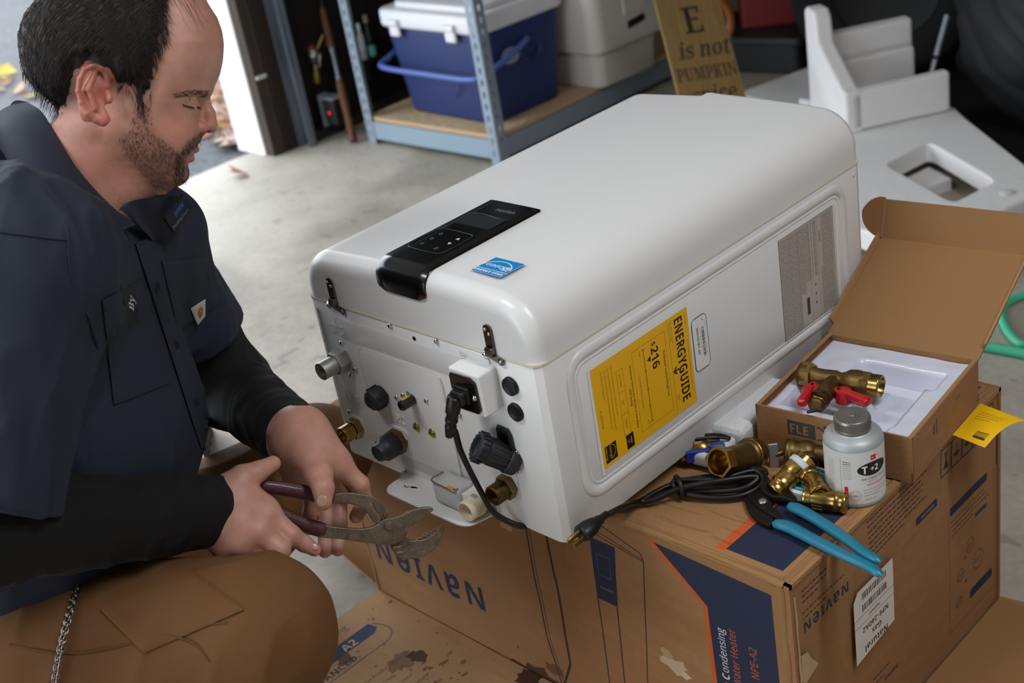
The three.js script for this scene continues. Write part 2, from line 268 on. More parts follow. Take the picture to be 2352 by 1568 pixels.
  part(heater, 'energy_label', quad(V(X, .207, -.081), V(0, -.140, 0), V(0, 0, -.189), .0008), M(0xffffff, .45, { map: eg }), 'yellow energy guide label');
  part(heater, 'label_backing', quad(V(X, .209, -.076), V(0, -.150, 0), V(0, 0, -.006), .0006), M(0xe9e9e6, .4));
  const bc = canvasTex(512, 256, (c, w, h) => {
    c.fillStyle = '#5e646e'; c.fillRect(0, 0, w, h); c.fillStyle = '#ecebe8'; c.beginPath(); c.roundRect(10, 10, w - 20, h - 20, 40); c.fill(); const R = rng(5); c.fillStyle = '#15151a';
    for (let x = 120; x < 400;) { const q = 2 + R() * 6; c.fillRect(x, 58, q, 46); x += q + 2 + R() * 6; } c.font = 'bold 44px sans-serif'; c.fillText('30H161B1 66', 90, 186); c.font = '15px sans-serif'; c.fillText('SERIAL NO.', 60, 46); c.fillText('NATURAL GAS', 290, 46); c.fillText('FOR INDOOR INSTALLATION', 120, 128); c.beginPath(); c.arc(52, 70, 7, 0, 7); c.fill();
  });
  { const s = rrShape(.078, .032, .008), g2 = new THREE.ShapeGeometry(s, 8), p = g2.attributes.position, uv = g2.attributes.uv; for (let i = 0; i < p.count; i++) uv.setXY(i, p.getX(i) / .078 + .5, p.getY(i) / .032 + .5);
    part(heater, 'serial_label', frame(g2, V(X + .0008, .144, -.291), V(0, -1, 0), V(0, 0, -1), V(1, 0, 0)), M(0xffffff, .4, { map: bc }), 'rounded white serial label with grey border'); }
  const rp = canvasTex(768, 640, (c, w, h) => {
    c.fillStyle = '#b9b5ac'; c.fillRect(0, 0, w, h); c.strokeStyle = '#5a564e'; c.lineWidth = 4; c.strokeRect(3, 3, w - 6, h - 6); const R = rng(11); c.fillStyle = 'rgba(60,56,50,.75)'; c.font = '11px sans-serif';
    for (let y = 22; y < h - 10; y += 13) { if (y > 150 && y < 290 && R() < .5) continue; let x = 16; while (x < w - 30) { const q = 10 + R() * 46; if (!(x > 500 && y > 200 && y < 420)) c.fillRect(x, y, q, 4.5); x += q + 5; } }
    c.fillStyle = '#b9b5ac'; c.fillRect(20, 150, 380, 40); c.fillRect(440, 205, 120, 150); c.fillStyle = '#3b3a36'; c.fillRect(560, 330, 130, 34); for (const q of [500, 570, 640]) { c.beginPath(); c.arc(q, 250, 9, 0, 7); c.fill(); }
    c.lineWidth = 2; for (const y of [140, 200, 300, 430, 520]) { c.beginPath(); c.moveTo(8, y); c.lineTo(w - 8, y); c.stroke(); } c.font = 'bold 26px sans-serif'; c.fillText('navien', 120, 182);
  });
  part(heater, 'rating_plate', quad(V(X, .212, -.476), V(0, -.157, .0), V(0, 0, -.136), .0007), M(0xffffff, .5, { map: rp }), 'grey printed rating plate');
  part(heater, 'warning_label', quad(V(X, .213, -.616), V(0, -.165, 0), V(0, 0, -.007), .0006), M(0xefefec, .4));
  // stamped frame on the long side: a flattened ridge and a thin groove line inside
  const bead = (y0, y1, z0, z1, rr, rad, flat) => { const p = []; const c = [[z0 - rr, y1 - rr, 0], [z1 + rr, y1 - rr, 1], [z1 + rr, y0 + rr, 2], [z0 - rr, y0 + rr, 3]];
    for (const [cz, cy, k] of c) for (let i = 0; i <= 6; i++) { const a = k * Math.PI / 2 + i / 6 * Math.PI / 2; p.push(V(0, cy + rr * Math.cos(a), cz + rr * Math.sin(a) * (1))); }
    for (const q of p) q.z = q.z; const fixed = p.map(q => V(0, q.y, q.z)); return new THREE.TubeGeometry(new THREE.CatmullRomCurve3(fixed, true, 'chordal'), 240, rad, 8, true).scale(flat, 1, 1).translate(X, 0, 0); };
  const ring2 = (y0, y1, z0, z1, rr) => { const s = rrShape(z1 - z0, y1 - y0, rr); return new THREE.CatmullRomCurve3(s.getSpacedPoints(160).slice(0, -1).map(q => V(0, q.y + (y0 + y1) / 2, q.x + (z0 + z1) / 2)), true, 'chordal'); };
  part(heater, 'stamped_ridge', new THREE.TubeGeometry(ring2(.042, .2335, -.640, -.047, .028), 300, .0075, 10, true).scale(.5, 1, 1).translate(X - .0006, 0, 0), matPaint);
  part(heater, 'stamped_ridge', new THREE.TubeGeometry(ring2(.053, .2225, -.629, -.058, .018), 300, .002, 8, true).scale(.5, 1, 1).translate(X - .0002, 0, 0), matPaint);
  part(heater, 'rivet', new THREE.SphereGeometry(.004, 12, 8).scale(.4, 1, 1).translate(X, .236, -.672), matPaint);
  // end face: stamped plate, lettering, holes, screws
  const zf = .0006;
  part(heater, 'stamped_plate', toCreasedNormals(extr(rrShape(.166, .176, .014), .0036, .003).translate(.177, .108, -.0008), .6), matPaint);
  part(heater, 'stamped_plate', toCreasedNormals(extr(rrShape(.30, .034, .012), .0026, .0022).translate(.205, .215, -.0014), .6), matPaint);
  part(heater, 'edge_fold', boxAt(.018, .0195, .012, .236, 0, .0012, .0005), matPaint);
  for (const [s, x, y] of [['GAS', .055, .2125], ['HOT', .052, .104], ['RECIRC', .138, .1]]) part(heater, 'lettering', textG(s, .0125, .0012, 'sans_regular').translate(x, y, zf + (s === 'RECIRC' ? .002 : s === 'GAS' ? .0008 : 0)), matPaint);
  const hole = (x, y, r, up) => part(heater, 'grommet', lathe([[0, .0008], [r * .8, .0008], [r * .86, .003], [r, .0032], [r * 1.06, -.001]], 28).rotateX(Math.PI / 2).translate(x, y, zf + up), matRubber, 'black rubber grommet');
  hole(.39, .215, .0117, .0012); hole(.39, .179, .0117, 0);
  part(heater, 'small_hole', lathe([[0, .0006], [.0028, .0006], [.003, 0]], 14).rotateX(Math.PI / 2).translate(.222, .238, zf), matBlack);
  const screwG = mergeGeometries([lathe([[0, .0028], [.0018, .0028], [.0035, .0016], [.0038, 0]], 14).rotateX(Math.PI / 2), boxAt(-.0028, .0028, -.0005, .0005, .0027, .0031), boxAt(-.0005, .0005, -.0028, .0028, .0027, .0031)].map(g => { g = g.index ? g.toNonIndexed() : g; return g; }));
  for (const [x, y, z] of [[.177, .246, 0], [.266, .245, 0], [.159, .135, .002], [.174, .143, .002], [.222, .148, .002], [.035, .076, 0], [.161, .068, .002], [.141, .012, .002], [.374, .09, 0], [.377, .117, 0], [.281, .142, 0], [.058, .192, 0], [.075, .155, 0], [.03, .166, 0], [.062, .143, 0], [.3185, .2345, .004]]) part(heater, 'screw', screwG.clone().translate(x, y, zf + z), matChrome);
  for (const x of [.188, .219]) part(heater, 'drain_screw', mergeGeometries([lathe([[0, .003], [.003, .003], [.0062, .001], [.0066, 0]], 18).rotateX(Math.PI / 2).toNonIndexed(), boxAt(-.0042, .0042, -.0007, .0007, .002, .0035).toNonIndexed()]).translate(x, .098, .003), M(0x9c9a3a, .3, { metalness: .9 }), 'yellow plated screw');
  // latches
  for (const x of [.066, .3665]) {
    const l = new THREE.Group(); l.name = 'latch'; l.position.set(x, HS + .004, .001); heater.add(l);
    const md = M(0x6e6a66, .22, { metalness: 1 });
    part(l, 'strap', mergeGeometries([boxG(.0135, .03, .0018, .0008).translate(.001, .014, .0015), boxG(.0125, .0125, .007, .002).translate(.001, .0, .0035), new THREE.CylinderGeometry(.0066, .0066, .0016, 18).rotateX(Math.PI / 2).translate(.0012, .029, .0014)]), md);
    part(l, 'base_plate', mergeGeometries([boxG(.024, .009, .0016, .0007).rotateZ(-.22).translate(.004, -.0075, .0014), new THREE.CylinderGeometry(.0052, .0052, .0016, 16).rotateX(Math.PI / 2).translate(.0155, -.0105, .0014)]), md);
    for (const [a, b] of [[-.002, .029], [.0035, .024], [.0152, -.0105]]) part(l, 'rivet', new THREE.SphereGeometry(.0024, 10, 8).scale(1, 1, .55).translate(a, b, .0024), matChrome);
    part(l, 'spring_screw', lathe([[0, .006], [.0022, .006], [.0034, .0052], [.0034, .0042], [.0056, .0036], [.006, 0]], 18).rotateX(Math.PI / 2).translate(-.0075, -.0052, .0012), matChrome);
  }
  // fittings: each runs out of the end face along +z
  const fit = (name, x, y, gs, m, label) => { const t = new THREE.Group(); t.name = name; t.position.set(x, y, 0); if (label) t.userData.label = label; heater.add(t); gs.forEach(([n, g, mm]) => part(t, n, g, mm || m)); return t; };
  const hex = (r, z0, z1) => extr(hexShape(r), z1 - z0, .0012).translate(0, 0, z0);
  const threads = (r, z0, z1, k, ri) => { const p = [[ri, z0]]; for (let i = 0; i < k; i++) { const a = mix(z0, z1, i / k), b = mix(z0, z1, (i + .5) / k); p.push([r * .93, a], [r, b]); } p.push([r * .93, z1], [ri, z1], [ri, z0 + .002], [0, z0 + .002]); return lathe(p, 30).rotateX(Math.PI / 2); };
  const pipe = (r, ri, z0, z1) => lathe([[r, z0], [r, z1 - .001], [r - .001, z1], [ri, z1], [ri, z0 + .004], [0, z0 + .004]], 30).rotateX(Math.PI / 2);
  fit('gas_inlet', .054, .166, [['hex_collar', hex(.0172, 0, .019)], ['pipe_end', pipe(.0128, .0098, .018, .042)]], matAlu, 'grey metal gas inlet pipe');
  fit('hot_outlet', .047, .055, [['flange', extr(rrShape(.036, .036, .009), .0016).translate(0, 0, .0002), matPaint], ['hex_collar', hex(.0162, .0015, .0125)], ['thread', threads(.0128, .0125, .031, 6, .0095)]], matBrass, 'brass threaded hot water outlet');
  fit('recirculation_port', .144, .065, [['flange', extr(rrShape(.042, .04, .009), .0016).translate(0, 0, .0028), matPaint], ['hex_collar', hex(.0185, .003, .014), matBrassDull], ['cap', lathe([[0, .045], [.0105, .0455], [.0125, .044], [.013, .036], [.0172, .034], [.0178, .013], [0, .013]], 10).rotateX(Math.PI / 2), matDarkPlastic]], matBrassDull, 'brass port under a dark plastic cap');
  fit('cold_inlet', .351, .061, [['flange', extr(rrShape(.036, .044, .008), .0016).translate(0, .004, .0002), matPaint], ['hex_collar', hex(.0172, .0015, .012), matBrassDull], ['thread', threads(.0134, .012, .031, 7, .0105), M(0x6b5330, .42, { metalness: .9, map: brassTex })]], matBrassDull, 'brass threaded cold water inlet');
  { const p = [[0, .026], [.009, .0262], [.0095, .024], [.0125, .0235]]; p.push([.0145, .022], [.0152, .004], [.013, .001], [0, .001]);
    const k = fit('round_cap', .126, .130, [['cap', lathe(p, 12).rotateX(Math.PI / 2)], ['grip_rib', mergeGeometries([0, 1, 2, 3].map(i => boxAt(-.0022, .0022, .013, .0168, .004, .02, .0008).rotateZ(i * Math.PI / 2 + .5)))]], matDarkPlastic, 'dark screw cap above the brass ports'); }
  { const t = fit('pressure_plug', .193, .142, [['plug', lathe([[0, .024], [.0062, .024], [.0074, .022], [.0074, .002], [.009, .0015], [.009, 0]], 22).rotateX(Math.PI / 2), matBlackGloss], ['clip', boxAt(-.011, -.004, -.002, .010, .0006, .003, .001), galv], ['mark', boxAt(-.0018, .0018, .0066, .0082, .006, .02, .0005), M(0xc9a60e, .5)]], matBlack, 'small black plug with a yellow mark'); }
  { // drain filter: keyhole plate and ribbed knob pointing up and out
    const s = shapeOf([[-.012, -.033], [.0145, -.030], [.0135, .012], [.009, .021], [-.009, .0225], [-.012, .016]]);
    const t = fit('drain_filter', .3615, .128, [['plate', extr(s, .0036, .001).translate(0, 0, .0004)], ['recess', extr(rrShape(.013, .03, .004), .001).translate(.002, .0, .0035), matBlackGloss]], matDarkPlastic, 'black ribbed drain filter knob');
    const a = V(.004, -.024, .001), d = V(-.42, .62, .66).normalize(), end = a.clone().addScaledVector(d, .05), parts = [lathe([[0, 0], [.0165, 0], [.0168, .036], [.0155, .038], [.0178, .0385], [.0184, .0405], [.0184, .049], [.0165, .0505], [.012, .0505], [.0115, .048], [0, .048]], 28)];
    for (let i = 0; i < 18; i++) parts.push(boxG(.0022, .0098, .0034, .0006).translate(0, .0447, .0188).rotateY(i / 18 * Math.PI * 2));
    for (let i = 0; i < 14; i++) parts.push(boxG(.0018, .030, .002, .0005).translate(0, .018, .017).rotateY(i / 14 * Math.PI * 2));
    part(t, 'knob', along(mergeGeometries(parts.map(g => g.index ? g.toNonIndexed() : g)), a, end), matDarkPlastic);
    part(t, 'socket', along(lathe([[.019, -.006], [.020, .006], [.0175, .009], [0, .009]], 24), a, end), matDarkPlastic);
  }
  { // mains connector housing
    const t = new THREE.Group(); t.name = 'power_inlet'; t.position.set(.3415, .2075, 0); t.userData.label = 'white power inlet housing with black socket'; heater.add(t);
    part(t, 'housing', boxG(.054, .058, .032, .0035).translate(0, 0, .0145), matPaint);
    part(t, 'mounting_tab', boxAt(-.034, .018, .026, .036, .0004, .0022, .0008), matPaint);
    const s = shapeOf([[-.022, .02], [-.02, .0235], [.014, .0245], [.022, .019], [.0235, -.018], [.019, -.0235], [-.016, -.024], [-.022, -.017]]);
    part(t, 'socket', extr(s, .0035, .0009).translate(-.0005, .0, .0305), matBlackGloss);
    part(t, 'socket_rim', boxG(.026, .022, .006, .002).translate(-.002, .0, .0355), matBlack);
    for (const x of [-.0175, .0175]) part(t, 'screw', screwG.clone().translate(x, -.001, .034), matChrome);
  }
  { // bracket tab below the ports, with a clear drain housing and a cream pipe stub
    const s = shapeOf([[.142, -.004], [.138, -.014], [.139, -.020]]); const t = new THREE.Group(); t.name = 'mounting_bracket'; heater.add(t);
    const pl = new THREE.Shape(); pl.moveTo(.136, 0); pl.lineTo(.136, .010); pl.lineTo(.146, .018); pl.quadraticCurveTo(.143, .040, .150, .046); pl.quadraticCurveTo(.154, .0525, .163, .0525); pl.lineTo(.290, .0525); pl.quadraticCurveTo(.312, .052, .316, .036); pl.lineTo(.322, .012); pl.lineTo(.322, 0);
    const hl = (x, z, r, q = 1) => { const p = new THREE.Path(); p.absellipse(x, z, r * q, r, 0, 7, false); pl.holes.push(p); };
    hl(.183, .040, .0032); hl(.203, .029, .0022); hl(.2335, .036, .0042, 1.7); hl(.245, .046, .0022, 1.6); hl(.275, .0475, .0022, 1.6);
    const sl = new THREE.Path(); sl.moveTo(.162, .026); sl.lineTo(.168, .0275); sl.lineTo(.172, .024); sl.lineTo(.178, .0275); sl.lineTo(.187, .024); sl.lineTo(.186, .022); sl.lineTo(.177, .0235); sl.lineTo(.173, .0305); sl.lineTo(.167, .0305); sl.closePath(); pl.holes.push(sl);
    part(t, 'plate', extr(pl, .002, 0).rotateX(Math.PI / 2).translate(0, .012, 0), matPaint);
    part(t, 'flange', boxAt(.136, .322, .004, .040, .0004, .0028, .001), matPaint);
    const clear = P(0xe8eae8, .22, { transmission: .55, thickness: .01, ior: 1.4 });
    part(t, 'drain_housing', boxG(.055, .034, .032, .006).translate(.262, .0305, .0185), clear, 'clear plastic drain housing');
    part(t, 'housing_core', mergeGeometries([boxG(.046, .024, .024, .004).translate(.262, .029, .0175), new THREE.CylinderGeometry(.013, .013, .03, 20).rotateX(Math.PI / 2).translate(.29, .03, .015)]), M(0xdfe1dc, .5));
    part(t, 'wire_clip', tube([[.236, .048, .012], [.236, .0492, .032], [.24, .049, .0355], [.262, .0485, .0365], [.28, .048, .0365], [.283, .048, .034], [.2825, .0485, .029]], .0012, 40, 6), M(0x9a948a, .3, { metalness: 1 }));
    part(t, 'orange_seal', boxG(.012, .002, .006, .0008).translate(.273, .0482, .0335), M(0xd8900c, .5));
    const cream = M(0xd9ceb2, .45);
    part(t, 'pipe_stub', lathe([[.0132, 0], [.0132, .016], [.0155, .0165], [.0155, .026], [.0142, .0265], [.0142, .038], [.0132, .039], [.0112, .039], [.011, .022], [0, .022]], 30).rotateX(Math.PI / 2).translate(.3065, .0285, .004), cream, 'cream plastic drain pipe stub');
    const bcs = canvasTex(128, 64, (c, w, h) => { c.fillStyle = '#d9d6cc'; c.fillRect(0, 0, w, h); const R = rng(2); c.fillStyle = '#333'; for (let x = 8; x < 90;) { const q = 1.5 + R() * 3; c.fillRect(x, 8, q, 48); x += q + 2 + R() * 2; } c.fillRect(98, 10, 18, 4); c.fillRect(98, 22, 14, 4); });
    part(t, 'barcode_label', new THREE.CylinderGeometry(.0157, .0157, .009, 12, 1, true, -.5, 1.1).rotateX(Math.PI / 2).rotateZ(Math.PI).translate(.3065, .0285, .0255), M(0xffffff, .6, { map: bcs }));
  }
}

// ---------------------------------------------------------------- the big carton, upside down, its flaps spread on the floor
const BX0 = -.174, BX1 = .69, BZ0 = -.1, BZ1 = -.62, BH = .372;
const inkNavy = '#1b2440', inkOrange = '#c0561c';
function logoWord(c, x, y, hgt, color, sq = 1) {             // the maker's wordmark in equal-height letters
  c.save(); c.translate(x, y); c.fillStyle = color; c.font = `bold ${hgt * 1.37}px sans-serif`; let k = 0;
  for (const ch of 'NaVIeN') { const low = 'ae'.includes(ch); c.save(); c.translate(k * sq, 0); c.scale(sq * (low ? 1.12 : 1), low ? 1.33 : 1); c.fillText(ch, 0, 0); c.restore(); k += c.measureText(ch).width * (low ? 1.12 : 1) + hgt * .12; }
  c.restore(); return k * sq;
}
const greek = (c, x, y, w, n, lh, R, th = 3) => { for (let i = 0; i < n; i++) { let q = x; const end = x + w * (i === n - 1 ? .6 : .85 + .15 * R()); while (q < end) { const l = 6 + R() * 26; c.fillRect(q, y + i * lh, Math.min(l, end - q), th); q += l + 6; } } };
const frontPrint = canvasTex(2048, 900, (c, w, h) => {
  kraft(c, w, h, 21); const X = x => (x - BX0) / (BX1 - BX0) * w, Y = y => (1 - y / BH) * h, L = (pts, col, lw) => { c.strokeStyle = col; c.lineWidth = lw; c.beginPath(); pts.forEach(([x, y], i) => i ? c.lineTo(X(x), Y(y)) : c.moveTo(X(x), Y(y))); c.stroke(); }, F = (pts, col) => { c.fillStyle = col; c.beginPath(); pts.forEach(([x, y], i) => i ? c.lineTo(X(x), Y(y)) : c.moveTo(X(x), Y(y))); c.closePath(); c.fill(); };
  F([[.483, .358], [.563, .287], [.563, 0], [.664, 0], [.664, .35]], inkNavy); 
  L([[.480, .36], [.561, .288], [.561, -.01]], inkOrange, 17);
  c.save(); c.translate(X(.118), Y(.0765)); c.rotate(Math.PI); logoWord(c, 0, 112, 112, inkNavy, .97); c.restore();
  L([[.252, .372], [.243, .20], [.247, .088], [.262, 0]], '#2b2320', 7); L([[.2585, .372], [.2495, .20], [.2535, .088], [.268, 0]], '#2b2320', 3);
  L([[.286, .372], [.288, .2], [.2885, .06], [.262, 0]], '#2b2320', 10);
  F([[.373, .322], [.4175, .322], [.405, .217], [.368, .217]], inkNavy); L([[.381, .298], [.404, .298], [.401, .262], [.379, .262], [.381, .298]], '#5a6280', 2); c.fillStyle = '#8089a0'; c.font = '20px sans-serif'; c.save(); c.translate(X(.377), Y(.238)); c.fillText('navien', 0, 0); c.restore();
  L([[.369, .217], [.366, .1], [.364, 0]], '#241d1a', 5); L([[.404, .217], [.397, .1], [.392, 0]], '#241d1a', 5);
  L([[.3, .362], [.39, .352], [.462, .330], [.466, .318], [.452, .2], [.43, 0]], '#241d1a', 4); L([[.36, .342], [.466, .321]], '#241d1a', 3); L([[.37, .333], [.466, .318]], '#241d1a', 3);
  c.save(); c.translate(X(.5865), Y(.0)); c.rotate(-Math.PI / 2); c.font = '38px sans-serif'; c.fillStyle = '#d7d3cc'; c.fillText('Premium ', 262, 0); c.font = 'bold 38px sans-serif'; const pw = 262 + 168; c.fillText('C', pw, 0); c.font = '38px sans-serif'; c.fillText('ondensing', pw + 29, 0);
  c.fillStyle = inkOrange; c.fillText('Tankless Gas Water Heater', 196, 42); c.font = '38px sans-serif'; c.fillText('NPE-A2', 488, 112); c.restore();
  const R = rng(8); for (let i = 0; i < 6; i++) { c.strokeStyle = 'rgba(60,35,20,.16)'; c.lineWidth = 2; c.beginPath(); const x = R() * w, y = R() * h; c.moveTo(x, y); c.lineTo(x + 120 * (R() - .3), y + 160 * R()); c.stroke(); }
  // wet patch with its own ragged outline on the lower edge, and torn paper
  const patch = (px, py, r, col, n, sx = 1, sd = 3) => { const Q = rng(sd); c.fillStyle = col; c.beginPath(); for (let i = 0; i <= n; i++) { const a = i / n * Math.PI * 2, q = r * (.62 + .6 * Q()); c.lineTo(X(px) + q * sx * Math.cos(a), Y(py) + q * Math.sin(a)); } c.fill(); };
  patch(.205, -.012, 74, 'rgba(62,28,14,.82)', 20, 1.9, 5); patch(.25, .03, 26, 'rgba(80,40,20,.55)', 12, 2, 9); patch(.172, .035, 8, 'rgba(70,35,18,.6)', 9, 1, 4);
  patch(.495, .160, 34, '#b9a384', 13, 1.7, 12); patch(.485, .175, 22, '#a98c66', 9, 1.3, 15); patch(.512, .15, 16, '#c4b296', 9, 1.5, 16);
  patch(.205, .275, 18, 'rgba(214,190,160,.55)', 10, 1.8, 18);
});
const sidePrint = canvasTex(1536, 1098, (c, w, h) => {
  kraft(c, w, h, 31); const X = z => (BZ0 - z) / (BZ0 - BZ1) * w, Y = y => (1 - y / BH) * h; const R = rng(4), ink = '#2b2222';
  const turned = (z, y, fn) => { c.save(); c.translate(X(z), Y(y)); c.rotate(Math.PI); fn(); c.restore(); };
  c.fillStyle = ink; c.strokeStyle = ink; c.lineWidth = 3;
  turned(-.222, .2825, () => logoWord(c, 0, 56, 46, inkNavy, 1.12));
  c.fillStyle = ink; greek(c, X(-.122), Y(.350), 165, 3, 24, R, 7); greek(c, X(-.120), Y(.318), 270, 2, 26, R, 6);
  c.strokeStyle = 'rgba(50,35,28,.5)'; c.lineWidth = 2; c.beginPath(); c.moveTo(X(-.235), Y(.31)); c.lineTo(X(-.235), Y(.262)); c.lineTo(X(-.46), Y(.2685)); c.lineTo(X(-.46), Y(.36)); c.stroke(); c.strokeStyle = ink;
  c.fillStyle = ink; greek(c, X(-.27), Y(.360), 450, 8, 24, R, 6); c.fillStyle = inkNavy; c.beginPath(); c.roundRect(X(-.392), Y(.290), 170, 36, 8); c.fill(); c.fillStyle = '#9c8466'; c.font = 'bold 22px sans-serif'; turned(-.442, .282, () => c.fillText('WARNING', 0, 12));
  // handling pictograms
  c.lineWidth = 6; c.strokeStyle = inkNavy; for (let i = 0; i < 5; i++) { const x = X(-.462) + i * 88, y = Y(.358); c.strokeRect(x, y, 80, 128); c.save(); c.translate(x + 40, y + 64); c.rotate(Math.PI); c.fillStyle = inkNavy; c.beginPath();
    if (i === 0) { c.moveTo(-22, -40); c.lineTo(22, -40); c.lineTo(6, -6); c.lineTo(6, 26); c.lineTo(20, 36); c.lineTo(-20, 36); c.lineTo(-6, 26); c.lineTo(-6, -6); c.fill(); } else if (i < 3) { c.arc(0, -6, 24, Math.PI, 0); c.fill(); c.fillRect(-2, -6, 5, 40); } else { for (const q of [-16, 16]) { c.fillRect(q - 5, -14, 10, 50); c.beginPath(); c.moveTo(q - 14, -12); c.lineTo(q + 14, -12); c.lineTo(q, -40); c.fill(); } } c.restore(); }
  // instruction panel
  c.strokeStyle = 'rgba(45,35,32,.55)'; c.lineWidth = 3; c.strokeRect(X(-.478), Y(.245), 400, 620); c.fillStyle = inkNavy; c.beginPath(); c.roundRect(X(-.482), Y(.252), 320, 40, 10); c.fill(); c.fillStyle = ink; greek(c, X(-.485), Y(.228), 330, 4, 24, R, 5);
  c.fillStyle = 'rgba(27,36,64,.75)'; c.fillRect(X(-.556), Y(.2), 100, 22); for (const [z, y, r] of [[-.54, .155, 34], [-.51, .12, 30], [-.565, .115, 44], [-.505, .075, 26]]) { c.strokeStyle = 'rgba(40,45,60,.65)'; c.lineWidth = 5; c.beginPath(); c.arc(X(z), Y(y), r, 0, 7); c.stroke(); greek(c, X(z) - r * .7, Y(y) - 10, r * 1.4, 3, 10, R, 4); } c.fillStyle = '#7a2a24'; c.beginPath(); c.arc(X(-.525), Y(.142), 9, 0, 7); c.arc(X(-.527), Y(.1), 9, 0, 7); c.fill();
  c.fillStyle = inkNavy; c.beginPath(); c.roundRect(X(-.538), Y(.074), 200, 46, 12); c.fill();
  c.fillStyle = ink; greek(c, X(-.27), Y(.102), 150, 2, 30, R, 6); c.font = 'bold 34px sans-serif'; turned(-.335, .078, () => c.fillText('navien', 0, 20));
  c.fillStyle = inkOrange; c.fillRect(w - 9, Y(.36), 9, 70); c.fillStyle = inkNavy; c.fillRect(w - 9, Y(.33), 9, 240);
});
const topPrint = canvasTex(2048, 1024, (c, w, h) => {
  kraft(c, w, h, 41, [156, 116, 74]); const X = x => (x - BX0) / (BX1 - BX0) * w, Y = z => (z - BZ1) / (BZ0 - BZ1) * h;
  c.fillStyle = inkNavy; c.fillRect(X(.585), Y(-.608), X(.667) - X(.585), Y(-.122) - Y(-.608)); c.fillStyle = inkOrange; c.fillRect(X(.572), Y(-.61), 32, Y(-.118) - Y(-.61));
  c.fillStyle = 'rgba(60,42,28,.35)'; c.fillRect(X(.6745), 0, 3, h); c.fillRect(0, Y(-.112), w, 2);
  const R = rng(6); for (let i = 0; i < 10; i++) { c.strokeStyle = 'rgba(60,35,20,.22)'; c.lineWidth = 2 + 3 * R(); c.beginPath(); const x = X(.44 + .12 * R()), y = Y(-.22 + .09 * R()); c.moveTo(x, y); c.quadraticCurveTo(x + 90, y + 10, x + 190, y - 10); c.stroke(); }
});
const flapPrint = canvasTex(1024, 512, (c, w, h) => {
  kraft(c, w, h, 51, [192, 152, 108]); const X = x => (x - BX0) / .62 * w, Y = z => (z - BZ0) / .29 * h, R = rng(9);  // flap board paler than the panels, brighter light put into its colour
  const up = (x, z, s, font, col) => { c.save(); c.translate(X(x), Y(z)); c.rotate(-Math.PI / 2); c.scale(1.06, 1); c.font = font; c.fillStyle = col; c.fillText(s, 0, 0); c.restore(); };
  const ink = '#3e4563';
  up(-.137, .09, 'Condensing', '29px sans-serif', ink); c.fillStyle = 'rgba(205,120,80,.45)'; c.fillRect(X(-.133), Y(-.015), 8, 130);
  c.fillStyle = ink; c.beginPath(); c.moveTo(X(-.117), Y(.2)); c.lineTo(X(-.117), Y(-.028)); c.lineTo(X(-.098), Y(-.032)); c.lineTo(X(-.089), Y(-.02)); c.lineTo(X(-.089), Y(.2)); c.fill();
  up(-.093, .040, 'A2', 'bold 40px sans-serif', '#d8bf9c'); c.strokeStyle = ink; c.lineWidth = 3; c.beginPath(); c.moveTo(X(-.112), Y(-.032)); c.quadraticCurveTo(X(-.07), Y(-.06), X(-.056), Y(-.02)); c.lineTo(X(-.056), Y(.2)); c.stroke();
  up(-.062, .142, 'ADVANCED', 'bold 33px sans-serif', ink);
  up(-.004, .17, 'Be Sure to Read and Use Product Manual', '17px sans-serif', '#4a4038'); for (let i = 0; i < 7; i++) up(.02 + .022 * i, .17, ['before Installation. If it is in Poor', 'Condition, Contact the Seller at once', 'for more details on how to Use Product', 'Keep this box dry and upright', 'Do not stack more than three', 'Warranty void if not installed', 'by a trained installer'][i], '16px sans-serif', '#4a4038');
  const patch = (px, pz, r, col, n, sy, sd) => { const Q = rng(sd); c.fillStyle = col; c.beginPath(); for (let i = 0; i <= n; i++) { const a = i / n * Math.PI * 2, q = r * (.6 + .55 * Q()); c.lineTo(X(px) + q * Math.cos(a), Y(pz) + q * sy * Math.sin(a)); } c.fill(); };
  patch(.002, .004, 40, 'rgba(96,68,46,.55)', 22, 1.25, 3); patch(.016, -.021, 32, 'rgba(70,32,20,.8)', 18, .85, 4); patch(-.079, .053, 24, 'rgba(80,52,38,.7)', 16, 1.3, 6); patch(.04, .07, 26, 'rgba(92,60,38,.45)', 16, 1.2, 7); patch(.2, -.09, 44, 'rgba(60,28,14,.85)', 18, .9, 8); patch(.15, .05, 36, 'rgba(88,52,30,.6)', 18, 1, 14);
  for (let i = 0; i < 40; i++) patch(-.15 + .3 * R(), -.09 + .15 * R(), 2 + 5 * R() * R(), 'rgba(84,52,30,.6)', 9, .6 + R(), 20 + i); for (let i = 0; i < 12; i++) patch(.02 + .09 * R(), -.06 + .07 * R(), 4 + 6 * R(), 'rgba(84,48,28,.5)', 8, 2.4 * R() + .3, 80 + i);
});
const boardBump = { bumpMap: grainTex, bumpScale: .0005 };
const matKraft = M(0x936d43, .82, boardBump), matKraftIn = M(0xa37b50, .82, boardBump), matTorn = M(0xb79c78, .9);
const carton = thing('large_carton', 'large brown printed shipping carton turned upside down under the water heater', 'carton', [0, .004, 0]);
